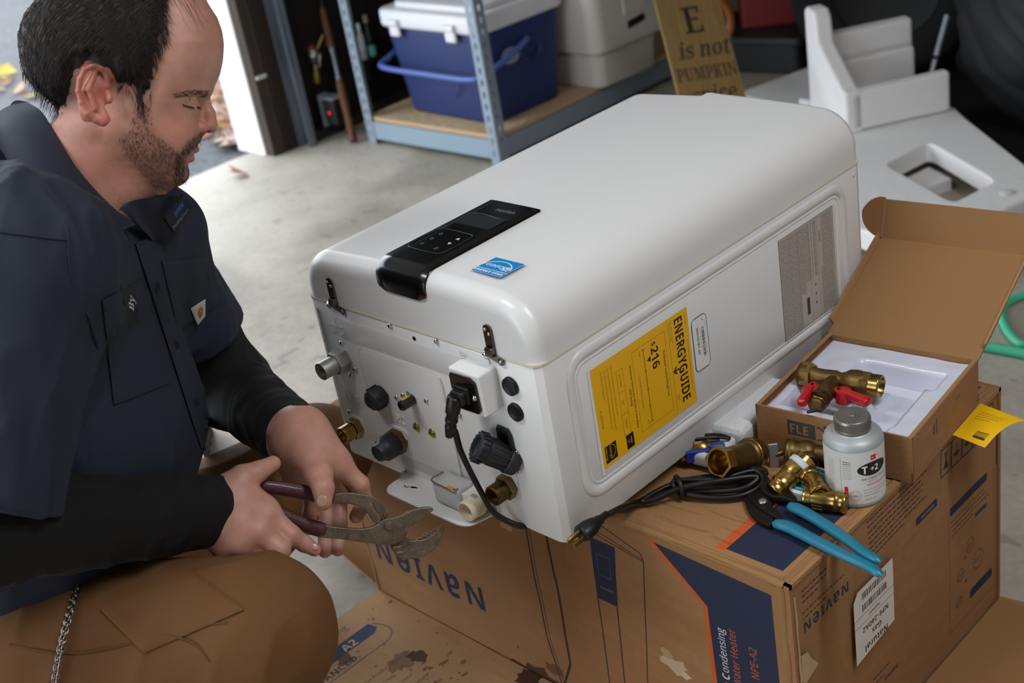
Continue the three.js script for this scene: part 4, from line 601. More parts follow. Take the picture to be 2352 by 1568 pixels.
{ // isolation valve set lying in the tray
  const t = thing('red_handled_valve', 'brass tee valve with two red levers lying in the open small box', 'valve'), y = .448;
  const a = onY(1838, 858, y), b = onY(2025, 888, y), L = a.distanceTo(b), d = b.clone().sub(a).normalize();
  const Y = V(0, 1, 0), r = d.clone().cross(Y).normalize();
  part(t, 'body', ringTube(a, b, [[.010, 0], [.0165, .0005], [.0165, .012], [.0145, .014], [.0145, .018], [.012, .022], [.0115, .034], [.0125, .05], [.0105, .058], [.0125, .064], [.0165, .07], [.0178, .080], [.0165, .09], [.0155, .093]]), matBrassDull);
  part(t, 'union_nut', hexOn(a.clone().addScaledVector(d, .004), b, .0185, .015), matBrass);
  part(t, 'hex_end', hexOn(a.clone().addScaledVector(d, .088), b, .0180, .012), matBrassDull); part(t, 'open_end', ringTube(a, b, [[.0155, .098], [.0158, .112], [.015, .114], [.0125, .114], [.0122, .1], [0, .1]]), matBrass);
  const bs = a.clone().addScaledVector(d, .05), be = onY(1852, 962, y - .006), bd = be.clone().sub(bs).normalize();
  part(t, 'branch', ringTube(bs, be, [[.0105, 0], [.0105, .02], [.0115, .024], [.0125, .03], [.0125, .04], [.0110, .044], [.0115, .05], [.0115, .066], [.0095, .068], [0, .068]]), matBrassDull); part(t, 'branch_nut', hexOn(bs.clone().addScaledVector(bd, .05), be, .0138, .012), matBrass);
  const red = P(0xb00a12, .32, { clearcoat: .4 });
  const lever = (c, dir, len) => { const q = dir.clone().setY(0).normalize(), s = q.clone().cross(Y); return mergeGeometries([frame(boxG(len, .012, .013, .004), c.clone().addScaledVector(q, len * .38).add(V(0, .004, 0)), q, Y, s), frame(new THREE.CylinderGeometry(.0105, .0115, .016, 20), c, q, Y, s), frame(boxG(.026, .016, .011, .004), c.clone().addScaledVector(q, -.004), q, Y, s)]); };
  part(t, 'lever', lever(onY(1862, 900, y + .002), onY(1822, 950, y).sub(onY(1862, 890, y)), .044), red, 'red lever'); part(t, 'lever', lever(onY(1938, 908, y - .004), onY(2000, 945, y).sub(onY(1920, 915, y)), .048), red, 'red lever');
  const tc = onY(1876, 925, y + .008); part(t, 'tether', tube([[-.018, .003, -.018], [.0, .006, -.02], [.012, .003, -.006], [.010, .0, .014], [-.002, -.004, .020]].map(q => tc.clone().add(V(...q))), .002, 40, 8), matRubber, 'black tether');
}
{ // garden hose on the floor beyond the carton
  const q = [[2420, 760], [2352, 792], [2322, 770], [2306, 742], [2300, 715], [2320, 690], [2380, 670]].map(([u, v]) => onY(u, v, .011)), q2 = [[2250, 794], [2290, 800], [2352, 812], [2440, 830]].map(([u, v]) => onY(u, v, .011));
  const t = thing('garden_hose', 'pale green garden hose lying on the floor beyond the carton', 'hose'), m = P(0x4fc49a, .45); part(t, 'loop', tube(q, .0095, 60, 12), m); part(t, 'loop', tube(q2, .0105, 40, 12), m);
}

// ---------------------------------------------------------------- background: rack with coolers, rods, foam, odds and ends
const RX0 = -2.145, RX1 = -1.495, RZ0 = -1.74, RZ1 = -3.55;
{
  const t = thing('storage_rack', 'grey slotted steel rack with a low particle board shelf against the dark wall', 'shelving rack', [0, 0, 0]);
  const steel = M(0x8d9aa8, .5, { metalness: .35 });
  const angle = (sx, sz) => {
    const fl = () => { const s = shapeOf([[0, 0], [.038, 0], [.038, 1.9], [0, 1.9]]); for (let y = .03; y < .62; y += .038) { const p = new THREE.Path(); p.moveTo(.0155, y); p.lineTo(.0225, y); p.lineTo(.0235, y + .014); p.absarc(.019, y + .015, .0048, 0, Math.PI); p.closePath(); s.holes.push(p); } return new THREE.ExtrudeGeometry(s, { depth: .002, bevelEnabled: false, curveSegments: 5 }); };
    const flip = g => { const n = g.toNonIndexed ? (g.index ? g.toNonIndexed() : g) : g; for (const a of Object.values(n.attributes)) for (let i = 0; i < a.count; i += 3) for (let k = 0; k < a.itemSize; k++) { const q = a.array[(i + 1) * a.itemSize + k]; a.array[(i + 1) * a.itemSize + k] = a.array[(i + 2) * a.itemSize + k]; a.array[(i + 2) * a.itemSize + k] = q; } return n; };
    const f = fl().scale(sx, 1, 1), d = fl().rotateY(Math.PI / 2).scale(1, 1, sz); return mergeGeometries([sx < 0 ? flip(f) : f, sz < 0 ? flip(d) : d]);
  };
  for (const [x, z, sx, sz] of [[RX0, RZ0, 1, 1], [RX1, RZ0, -1, 1], [RX0, RZ1, 1, -1], [RX1, RZ1, -1, -1]]) part(t, 'post', angle(sx, sz).translate(x, .001, z), steel);
  for (const y of [.02, 1.0]) {
    part(t, 'beam', boxAt(RX0 + .002, RX1 - .002, y, y + .062, RZ0 - .006, RZ0 - .001, .001), M(0x8597a6, .5)); part(t, 'beam', boxAt(RX1 - .006, RX1 - .001, y, y + .062, RZ1, RZ0 - .008, .001), steel); part(t, 'beam', boxAt(RX0 + .001, RX0 + .006, y, y + .062, RZ1, RZ0 - .008, .001), steel);
    const sh = canvasTex(512, 1024, (c, w, h) => { const R = rng(71); c.fillStyle = '#b39a78'; c.fillRect(0, 0, w, h); for (let i = 0; i < 5000; i++) { c.fillStyle = R() < .5 ? 'rgba(120,90,60,.25)' : 'rgba(225,205,175,.25)'; c.fillRect(R() * w, R() * h, 2 + R() * 8, 2 + R() * 5); } });
    part(t, 'shelf', boxAt(RX0 + .008, RX1 - .008, y + .063, y + .078, RZ1 + .004, RZ0 - .008), M(0xffffff, .85, { map: sh }));
  }
}
const SH = .0985;
{ // blue cooler
  const t = thing('cooler', 'blue cooler with white lid and a bail handle on the low shelf', 'cooler', [-1.79, SH, -1.985], -.05);
  const blue = M(0x1a2c60, .5, { bumpMap: grainTex, bumpScale: .0006 }), white = M(0xd9dade, .5), lb = M(0x4d63a8, .45);
  const body = extr(rrShape(.5, .36, .05), .30, .012, { bevelSegments: 4 }).rotateX(-Math.PI / 2), p = body.attributes.position; for (let i = 0; i < p.count; i++) { const k = .86 + .14 * sstep(-.05, .25, p.getY(i)); p.setX(i, p.getX(i) * k); p.setZ(i, p.getZ(i) * k); } body.computeVertexNormals();
  part(t, 'body', toCreasedNormals(body, .7), blue);
  const lid = part(t, 'lid', toCreasedNormals(mergeGeometries([extr(rrShape(.525, .385, .05), .06, .014, { bevelSegments: 4 }).rotateX(-Math.PI / 2).translate(0, .297, 0), extr(rrShape(.44, .30, .04), .03, .01).rotateX(-Math.PI / 2).translate(0, .345, 0)]), .7), white, 'white lid');
  for (const x of [-.155, .13]) { part(t, 'latch', mergeGeometries([boxG(.05, .05, .014, .008).translate(x, .298, .196), new THREE.CylinderGeometry(.012, .012, .05, 14).rotateZ(Math.PI / 2).translate(x, .318, .197)]), white, 'white latch'); }
  part(t, 'bail_handle', tube([[.262, .24, 0], [.268, .22, .06], [.262, .185, .17], [.25, .175, .215], [.22, .172, .225], [0, .170, .228], [-.22, .172, .225], [-.25, .175, .215], [-.262, .185, .17], [-.268, .22, .06], [-.262, .24, 0]], .0095, 90, 10), lb, 'light blue bail handle');
  const rim = new THREE.TorusGeometry(.03, .004, 8, 24).scale(1.4, 1, 1).rotateY(Math.PI / 2).translate(.246, .2, -.02); part(t, 'handle_hub', rim, M(0x20386f, .35));
  part(t, 'side_sticker', new THREE.CircleGeometry(.026, 20).scale(1.5, 1, 1).rotateY(Math.PI / 2).translate(.2495, .205, .07), M(0x9aa2a6, .4));
  part(t, 'scuff', tube([[.105, .13, .1745], [.10, .115, .1735], [.085, .095, .172], [.062, .088, .171]], .0016, 20, 5), M(0x0f1a38, .6));
}
{ // white cooler
  const t = thing('cooler', 'off-white cooler with a dark side handle behind the blue cooler', 'cooler', [-1.655, SH, -2.36], -.06); const m = M(0xb9b4ac, .55, { bumpMap: grainTex, bumpScale: .0006 });
  const body = extr(rrShape(.46, .33, .05), .34, .012, { bevelSegments: 4 }).rotateX(-Math.PI / 2), p = body.attributes.position; for (let i = 0; i < p.count; i++) { const k = .88 + .12 * sstep(0, .3, p.getY(i)); p.setX(i, p.getX(i) * k); p.setZ(i, p.getZ(i) * k); } body.computeVertexNormals();
  part(t, 'body', toCreasedNormals(body, .7), m);
  part(t, 'moulded_band', toCreasedNormals(extr(rrShape(.475, .345, .05), .185, .008, { bevelSegments: 3 }).rotateX(-Math.PI / 2).translate(0, .125, 0), .7), m);
  part(t, 'lid', toCreasedNormals(extr(rrShape(.49, .36, .05), .07, .014, { bevelSegments: 4 }).rotateX(-Math.PI / 2).translate(0, .338, 0), .7), M(0xa9a58e, .55));
  part(t, 'handle_recess', boxG(.012, .026, .085, .005).rotateX(.12).translate(.235, .19, -.02), M(0x0b0b0c, .6), 'dark hand hole'); part(t, 'side_rib', boxG(.012, .09, .11, .006).translate(.236, .265, -.02), m);
}
{ // fishing rod leaning in the corner, and a spinning reel
  const cork = M(0x5e3a1e, .75, { bumpMap: grainTex, bumpScale: .0012 }), a = onY(812, 322, .012), b = meet(736, 0, 'x', -2.375), L = a.distanceTo(b);
  const t = thing('fishing_rod', 'fishing rod with cork handles leaning on the dark wall beside the rack', 'fishing rod');
  part(t, 'butt', along(lathe([[0, -.008], [.012, -.006], [.0145, 0], [.0145, .02], [.013, .026]], 20), a, b), M(0x5c1a17, .5), 'dark red butt cap');
  part(t, 'lower_grip', along(lathe([[.0115, .024], [.0145, .03], [.0125, .09], [.0150, .14], [.0135, .2], [.0105, .215]], 20), a, b), cork);
  part(t, 'reel_seat', along(lathe([[.0085, .212], [.0105, .216], [.0105, .225], [.0085, .23], [.0085, .31], [.0105, .318], [.0105, .33], [.0085, .335]], 20), a, b), M(0x6f7378, .35, { metalness: .7 }));
  part(t, 'fore_grip', along(lathe([[.0105, .332], [.0135, .338], [.0125, .40], [.0105, .46], [.007, .47]], 20), a, b), cork); { const u = b.clone().sub(a).normalize(), g0 = a.clone().addScaledVector(u, .462), g1 = a.clone().addScaledVector(u, .6); g1.x = Math.max(g1.x, -2.39); part(t, 'blank', tube([g0, g1, [-2.405, 1.0, g1.z - .05], [-2.41, 1.6, g1.z - .08]], .0045, 40, 8), M(0x151515, .35)); }
  const r = thing('spinning_reel', 'silver and red spinning reel hanging beside the fishing rod', 'fishing reel'), c = meet(722, 128, 'x', -2.36);
  const ax = V(.25, .95, .2).normalize(), on = (g, dy) => along(g.translate(0, dy, 0), c, c.clone().add(ax)), sil = M(0xa9a9a4, .3, { metalness: .8 });
  part(r, 'spool', on(lathe([[0, .03], [.016, .03], [.018, .026], [.0145, .024], [.0145, .012], [.019, .009], [.019, .004], [0, .004]], 24), .0), sil); part(r, 'drag_knob', on(lathe([[0, .045], [.009, .044], [.011, .04], [.011, .03], [0, .03]], 16), 0), M(0x7a1410, .4), 'red knob');
  part(r, 'rotor', on(lathe([[.0, .004], [.022, .003], [.021, -.018], [.014, -.026], [0, -.026]], 24), 0), M(0x1b1b1d, .4)); part(r, 'bail', on(new THREE.TorusGeometry(.027, .0016, 6, 30, 4.4).rotateX(.5), .012), sil);
  part(r, 'body', mergeGeometries([along(lathe([[.0075, 0], [.0075, .06], [.012, .07], [.012, .1], [0, .1]], 14), c, c.clone().add(V(-.02, -.1, .0))), along(new THREE.CylinderGeometry(.004, .004, .09, 10).translate(0, .045, 0), c, V(c.x + .05, c.y + .07, c.z - .02))]), M(0x8f7f3c, .4, { metalness: .6 })); part(r, 'crank', tube([[c.x, c.y - .03, c.z], [c.x + .03, c.y - .035, c.z + .012], [c.x + .045, c.y - .01, c.z + .014], [c.x + .05, c.y + .012, c.z + .01]], .003, 20, 8), sil);
  const r2 = tag(part(scene, 'fishing_rod', tube([[-2.36, .008, -2.16], [-2.39, .5, -2.2], [-2.415, 1.4, -2.26]], .006, 30, 8), M(0x1a1a1c, .4)), 'thin black fishing rod standing behind the rack post', 'fishing rod');
}
{ // bottles standing on a narrow ledge of the wall
  const pa = meet(857, 128, 'x', -2.385), pb = meet(833, 110, 'x', -2.385), yl = Math.min(pa.y, pb.y);
  const mk = (p, hgt, r, cap, body, base, label) => { const t = thing('bottle', label, 'bottle', [p.x, yl, p.z]); part(t, 'body', lathe([[0, 0], [r, .001], [r, hgt * .6], [r * .45, hgt * .78], [r * .45, hgt * .85], [0, hgt * .85]], 20), body); part(t, 'cap', lathe([[r * .5, hgt * .82], [r * .55, hgt * .84], [r * .5, hgt], [0, hgt]], 16), cap); part(t, 'band', lathe([[r * 1.01, hgt * .02], [r * 1.02, hgt * .03], [r * 1.02, hgt * .26], [r * 1.01, hgt * .27]], 20), base); };
  mk(pa, .15, .016, M(0x8f8b7c, .5), M(0x141416, .4), M(0x58b9ae, .45), 'small dark bottle with a teal base between rack post and blue cooler');
  mk(pb, .13, .013, M(0xdfe2e4, .4), M(0xbcc0c6, .35), M(0x9aa0a6, .4), 'small pale bottle between rack post and blue cooler');
  const s = thing('wall_ledge', 'narrow dark wooden ledge carrying small bottles behind the rack post', 'ledge', [0, 0, 0]); part(s, 'board', boxAt(-2.429, -2.362, yl - .014, yl - .0005, pa.z - .06, pb.z + .03, .003), matDarkWood); part(s, 'bracket', boxAt(-2.429, -2.41, yl - .09, yl - .0145, pa.z, pa.z + .02, .003), matDarkWood);
}
{ // wooden word sign leaning behind the heater
  const tl = at(1494, -40, 3.74), tr = at(1636, -60, 3.76), bl = at(1556, 205, 3.62), u = tr.clone().sub(tl), d = bl.clone().sub(tl), k = (tl.y - .003) / -d.y, full = d.clone().multiplyScalar(k), o = tl.clone().add(full);
  const tx = canvasTex(512, 1536, (c, w, h) => { const R = rng(81); c.fillStyle = '#7e6436'; c.fillRect(0, 0, w, h); for (let i = 0; i < 400; i++) { c.fillStyle = R() < .5 ? 'rgba(60,40,20,.14)' : 'rgba(190,150,90,.12)'; c.fillRect(R() * w, R() * h, 2 + R() * 6, 60 + R() * 240); } c.fillStyle = '#15110b'; const y = (v) => v / k * h; c.textAlign = 'center'; c.font = 'bold 250px serif'; c.fillText('T', 256, y(.08)); c.fillText('E', 256, y(.52)); c.font = 'italic bold 150px serif'; c.fillStyle = '#2b2012'; c.fillText('is not', 280, y(.745)); c.font = 'bold 108px serif'; c.save(); c.translate(262, y(.945)); c.scale(.92, 1.1); c.fillText('PUMPKIN', 0, 0); c.restore(); c.font = 'italic bold 140px serif'; c.fillText('spice', 270, y(1.15)); });
  const g = slab(o, u, full.clone().negate(), .016, 4, 8); tag(part(scene, 'wooden_sign', g, M(0xffffff, .7, { map: tx })), 'tall tan wooden sign with black words leaning behind the heater', 'sign');
  const rp = at(1612, 45, 3.88); const rope = thing('rope_hoop', 'orange hoop half hidden behind the wooden sign', 'hoop'); part(rope, 'hoop', frame(new THREE.TorusGeometry(.085, .012, 10, 40), rp, CAMX.clone(), V(0, 1, 0), CAMX.clone().cross(V(0, 1, 0))), M(0x8a4a0c, .6)); part(rope, 'hanging_cord', tube([[rp.x, rp.y + .085, rp.z], [rp.x - .01, rp.y + .5, rp.z - .1], [rp.x, 2.5, rp.z - .15]], .004, 20, 6), M(0x6b4a22, .8));
}
{ // dark clutter against the far side
  const p = at(1738, 97, 4.6);
  const H = Math.max(.1, p.y - .075), tote = thing('dark_tote', 'dark grey plastic tote behind the wooden sign', 'tote', [p.x, 0, p.z - .05], .15); part(tote, 'body', extr(rrShape(.40, .30, .03), H, .008).rotateX(-Math.PI / 2), M(0x17191b, .6)); part(tote, 'lid', extr(rrShape(.43, .33, .03), .03, .008).rotateX(-Math.PI / 2).translate(0, H, 0), M(0x1f2224, .55));
  const crate = thing('red_crate', 'dark red plastic crate standing on the dark tote', 'crate', [p.x - .01, H + .0305, p.z - .10], .6); part(crate, 'body', extr(rrShape(.20, .2, .02), .30, .008).rotateX(-Math.PI / 2), M(0x6a0508, .5)); part(crate, 'rim', extr(rrShape(.23, .23, .02), .03, .008).rotateX(-Math.PI / 2).translate(0, .3, 0), M(0x74070a, .45));
  const tire = thing('spare_tyre', 'black tyre standing upright behind the white foam', 'tyre', [-.78, .302, -2.85], .45);
  part(tire, 'tyre', lathe([[.17, -.06], [.22, -.085], [.275, -.082], [.297, -.06], [.30, 0], [.297, .06], [.275, .082], [.22, .085], [.17, .06]], 56).rotateX(Math.PI / 2), M(0x060606, .9, { bumpMap: grainTex, bumpScale: .003 })); part(tire, 'rim', lathe([[0, .02], [.1, .03], [.165, .05], [.172, .058], [.172, -.058], [0, -.05]], 40).rotateX(Math.PI / 2), M(0x070708, .7));
  const bg = new THREE.SphereGeometry(1, 72, 48), bp = bg.attributes.position; for (let i = 0; i < bp.count; i++) { const x = bp.getX(i), y = bp.getY(i), z = bp.getZ(i), k = 1 + .10 * (fbm(x * 2 + 4, y * 2, z * 2) - .5) * 2 - .05 * Math.pow(1 - Math.abs(2 * noise(x * 3 + y * 4, y * 2, z * 3) - 1), 3); bp.setXYZ(i, x * k * .42, Math.max(-.30, y * k * .36) + .301, z * k * .40); } bg.computeVertexNormals();
  const c = at(2545, 120, 3.6); tag(part(scene, 'black_bag', bg, M(0x060607, .7)), 'large slumped black bag at the right edge behind the foam', 'bag').position.set(c.x, .0048, c.z);
  { const q = [[1985, 210], [2140, 330], [2352, 420], [2640, 330], [2330, 70], [2090, 110]].map(([u, v]) => onY(u, v, .001)); tag(part(scene, 'added_black_sheet', extr(smoothShape(q.map(p => [p.x, -p.z]), 60), .003, .0008).rotateX(-Math.PI / 2).translate(0, .0006, 0), M(0x070708, .8, { bumpMap: grainTex, bumpScale: .002 })), 'added black sheet darkening the floor under the black bag', 'sheet'); }  // sheet added to turn the bare floor beyond the foam black
  const t0 = at(2116, 250, 3.8), t1 = at(2176, 36, 3.8), dn = t0.clone().sub(t1), q = t1.clone().addScaledVector(dn, (t1.y - .005) / -dn.y);
  const rod = thing('steel_tube', 'bright steel tube standing between the white foam and the black bag', 'tube'); part(rod, 'tube', along(lathe([[0, 0], [.0085, .001], [.0085, q.distanceTo(t1)], [0, q.distanceTo(t1) + .002]], 18), q, t1), M(0xc9d3dc, .3, { metalness: .6 })); part(rod, 'collar', along(lathe([[.0085, 0], [.0105, .001], [.0105, .012], [.0085, .013]], 18), t1.clone().lerp(t0, .48), t1), M(0x3a3f44, .4));
  const sv = thing('added_dark_cabinet', 'added dark cabinet blacking out the view behind the tyre and the black bag', 'cabinet', [.25, 0, -3.85], .12); part(sv, 'carcass', boxAt(-1.15, 1.2, .0, 1.1, -.35, .3, .01), M(0x080807, .8)); for (const x of [-.6, .6]) { const d = part(sv, 'door', boxAt(x - .54, x + .56, .06, 1.05, .302, .322, .006), M(0x090807, .75)); part(d, 'handle', boxAt(x - .45 * Math.sign(x) - .01, x - .45 * Math.sign(x) + .01, .8, .95, .323, .345, .005), M(0x33312d, .4, { metalness: .6 })); }  // cabinet added as a black backdrop for the far side
}
{ // white packing foam pieces on the floor
  const foamM = M(0xe4e3e2, .8, { bumpMap: grainTex, bumpScale: .0025 }), f1 = V(.97, 0, .243).normalize(), f2 = V(.243, 0, -.97).normalize(), Y = V(0, 1, 0);
  const YS = .10, o = onY(2035, 377, YS).setY(0);
  const S = shapeOf([[-.10, -.33], [.42, -.33], [.42, .10], [.27, .187], [-.07, .368], [-.14, .41], [-.36, .50], [-.53, .2], [-.35, -.06], [-.12, -.1]]);
  const hole = [[0, 0], [.302, -.093], [.289, .062], [-.017, .175]], hp = new THREE.Path(); hole.forEach((p, i) => { const a = hole[(i + 3) % 4], b = hole[(i + 1) % 4], r = .13, p0 = [mix(p[0], a[0], r), mix(p[1], a[1], r)], p1 = [mix(p[0], b[0], r), mix(p[1], b[1], r)]; i ? hp.lineTo(...p0) : hp.moveTo(...p0); hp.quadraticCurveTo(p[0], p[1], ...p1); }); hp.closePath(); S.holes.push(hp);
  const fb = thing('foam_slab', 'white foam slab with a square hole lying on the floor behind the small box', 'packing foam');
  part(fb, 'slab', frame(extr(S, .052, .006, { bevelOffset: -.006 }), o.clone().setY(YS - .052), f1, f2, Y), foamM); for (const [a, b] of [[-.09, -.30], [.36, -.30], [.36, .05], [-.4, .2], [-.2, .38]]) part(fb, 'foot', frame(extr(rrShape(.05, .05, .01), YS - .0515, .004), o.clone().addScaledVector(f1, a).addScaledVector(f2, b), f1, f2, Y), foamM); part(fb, 'hole_step', frame(extr(shapeOf([[-.004, .0], [.10, -.034], [.075, .05], [.085, .14], [-.017, .17]]), .035, .003), o.clone(), f1, f2, Y), foamM);
  for (const [a, b] of [[.36, .02], [.34, -.14]]) part(fb, 'dimple', frame(lathe([[0, .004], [.014, .004], [.02, 0]], 20).rotateX(Math.PI / 2), o.clone().setY(YS), f1, f2, Y).translate(f1.x * a + f2.x * b, 0, f1.z * a + f2.z * b), foamM);
  // corner block: tray with a tall end wall
  const e1 = V(.58, 0, -.81).normalize(), e2 = V(-.81, 0, -.58).normalize(), yb = YS + .0015, q = onY(1955, 306, yb), t = thing('foam_corner', 'white foam corner block with one tall end wall standing on the foam slab', 'packing foam'), W = .29, D = .27;
  const blk = (x0, x1, z0, z1, y0, y1, r = .012) => frame(boxG(x1 - x0, y1 - y0, z1 - z0, r, 3).translate((x0 + x1) / 2, (y0 + y1) / 2, -(z0 + z1) / 2), q, e1, Y, e2.clone().negate());
  part(t, 'front_wall', blk(0, W, 0, .035, 0, .115), foamM); part(t, 'back_wall', blk(.02, W - .0, D - .045, D, 0, .215), foamM); part(t, 'base', blk(.01, W - .13, .03, D - .04, 0.002, .06), foamM); part(t, 'ledge', blk(.02, W - .02, D - .10, D - .04, 0.002, .150), foamM);
  const ew = shapeOf([[0, 0], [D, 0], [D, .285], [D - .012, .298], [D - .062, .298], [D - .078, .28], [D - .09, .21], [.05, .128], [.035, .118], [0, .115]]); part(t, 'end_wall', frame(extr(ew, .05, .008), q.clone().addScaledVector(e1, -.012), e2, Y, e1), foamM);
  const a0 = onY(1692, 213, .055), sl = thing('foam_slab', 'thin white foam slab on the floor left of the foam corner block', 'packing foam', [0, 0, 0]); part(sl, 'slab', frame(extr(rrShape(.34, .42, .02), .055, .008), a0.clone().setY(.0).addScaledVector(f1, .17).addScaledVector(f2, .20), f1, f2, Y), foamM); part(sl, 'lip', frame(extr(rrShape(.06, .36, .015), .02, .006), a0.clone().setY(.056).addScaledVector(f1, .29).addScaledVector(f2, .2), f1, f2, Y), foamM);
}
{ // autumn leaves outside the door
  const cols = [0xb98a6a, 0xc79a80, 0xa8683c, 0x8a5a3a, 0xc7a23c, 0xd0b0a0, 0x9a4a2c, 0x6f5a40, 0xd8c8a8, 0x7d4030]  .map(c => M(new THREE.Color(c).multiplyScalar(.8), .75, { side: THREE.DoubleSide })), R = rng(17);
  const shapes = [0, 1, 2].map(k => { const s = new THREE.Shape(), n = 5 + k; const pts = []; for (let i = 0; i < n * 2 + 1; i++) { const a = -Math.PI / 2 + .35 + i / (n * 2) * (Math.PI * 2 - .7), r = i % 2 ? .022 + .004 * k : .04 + .012 * Math.sin(a * 1.3 + k); pts.push([r * Math.cos(a), r * Math.sin(a) * 1.15]); } pts.push([.003, -.045], [.001, -.075], [-.001, -.075], [-.003, -.045]); pts.forEach((p, i) => i ? s.lineTo(...p) : s.moveTo(...p)); const g = extr(s, .0012).rotateX(-Math.PI / 2), p = g.attributes.position; for (let i = 0; i < p.count; i++) { const x = p.getX(i), z = p.getZ(i); p.setY(i, p.getY(i) + .004 + 6 * x * x * (k - .6) + 4 * z * z + .006); } g.computeVertexNormals(); return g; });
  const hues = ['tan', 'dusty pink', 'brown', 'dark brown', 'yellow', 'pale pink', 'rust red', 'grey-brown', 'cream', 'red-brown'];
  const put = (x, y, z, s, label, group) => { const ci = Math.floor(R() * cols.length), m = new THREE.Mesh(shapes[Math.floor(R() * 3)], cols[ci]); m.name = numbered('fallen_leaf'); m.position.set(x, y, z); m.rotation.set((R() - .5) * .7, R() * 7, (R() - .5) * .7); m.scale.setScalar(s); scene.add(m); return tag(m, group ? hues[ci] + ' ' + label : label, 'leaf', group && hues[ci] + ' ' + group); };
  const spots = []; for (let i = 0; i < 1600 && spots.length < 190; i++) { const f = R(), x = -2.66 - 2.5 * f * f, z = -1.50 - .12 * R() - (0.25 + 1.05 * f) * R() + .2 * (x < -3.4 ? -.4 : 0); if (spots.some(q => Math.hypot(q[0] - x, q[1] - z) < .09)) continue; spots.push([x, z]); put(x, -.017 + .004 * R(), z, .75 + .35 * R(), 'fallen leaf in the drift outside the white door jamb', 'fallen leaves outside the door'); }
  const y1 = put(-5.27, -.015, -1.86, 1.05, 'single yellow leaf lying alone on the grey driveway'); y1.material = cols[4]; const y2 = put(-2.36, .004, -1.33, .9, 'faded orange leaf on the concrete just inside the door'); y2.material = cols[2];
  const lg = mergeGeometries([0, 1, 2, 3].map(k => shapes[k % 3].clone().scale(.8, .8, .8).rotateY(k * 1.9).translate(.05 * k - .07, .004 * k, .04 * (k % 2)))), lm = new THREE.InstancedMesh(lg, M(0xd8d0cc, .8, { side: THREE.DoubleSide }), 2600), mm = new THREE.Matrix4(), col = new THREE.Color();
  for (let i = 0; i < 2600; i++) { const f = Math.pow(R(), 1.3), x = -2.68 - 4.5 * f, z = -1.62 - .55 * (-x - 2.68) - 1.5 * R() * R(); mm.compose(V(x, -.02, z), new THREE.Quaternion().setFromEuler(new THREE.Euler(0, R() * 7, 0)), V(1, 1, 1).multiplyScalar(1 + .6 * R())); lm.setMatrixAt(i, mm); lm.setColorAt(i, col.set([0xb58a74, 0x9c6a50, 0xc8aca0, 0x80664c, 0xb8944a, 0xd0b8b0][Math.floor(R() * 6)])); }
  lm.name = 'leaf_litter'; lm.userData.kind = 'stuff'; tag(lm, 'carpet of brown autumn leaves outside along the garage wall', 'leaves'); scene.add(lm);
  const gb = []; for (let i = 0; i < 500; i++) { const h = .04 + .05 * R(); gb.push(new THREE.ConeGeometry(.003, h, 3).translate(0, h / 2, 0).rotateX((R() - .5) * .9).translate(-4.2 - 3 * R(), -.02, -3.0 - 1.6 * R())); }
  const gr = tag(part(scene, 'grass', mergeGeometries(gb), M(0x6f8240, .8)), 'sparse green grass among the leaves beside the driveway', 'grass'); gr.userData.kind = 'stuff';
}

// ---------------------------------------------------------------- the installer: one blended body, clothes over it
const FM = camera.matrixWorld.clone();                        // tilted working frame of the figure, rigid, in metres
const c3 = (u, v, d) => [(u - 1176) / FOCAL * d, (784 - v) / FOCAL * d, -d];
const smin = (a, b, k) => { const h = Math.max(k - Math.abs(a - b), 0) / k; return Math.min(a, b) - h * h * k * .25; }, smax = (a, b, k) => -smin(-a, -b, k);
function cap(x, y, z, a, b, ra, rb) { const bx = b[0] - a[0], by = b[1] - a[1], bz = b[2] - a[2], px = x - a[0], py = y - a[1], pz = z - a[2], t = clamp((px * bx + py * by + pz * bz) / (bx * bx + by * by + bz * bz + 1e-12)); return Math.hypot(px - bx * t, py - by * t, pz - bz * t) - (ra + (rb - ra) * t); }
const lerp3 = (a, b, t) => [mix(a[0], b[0], t), mix(a[1], b[1], t), mix(a[2], b[2], t)], sub3 = (a, b) => [a[0] - b[0], a[1] - b[1], a[2] - b[2]], dot3 = (a, b) => a[0] * b[0] + a[1] * b[1] + a[2] * b[2], len3 = a => Math.hypot(...a), nrm3 = a => { const l = len3(a); return a.map(x => x / l); }, cross3 = (a, b) => [a[1] * b[2] - a[2] * b[1], a[2] * b[0] - a[0] * b[2], a[0] * b[1] - a[1] * b[0]];
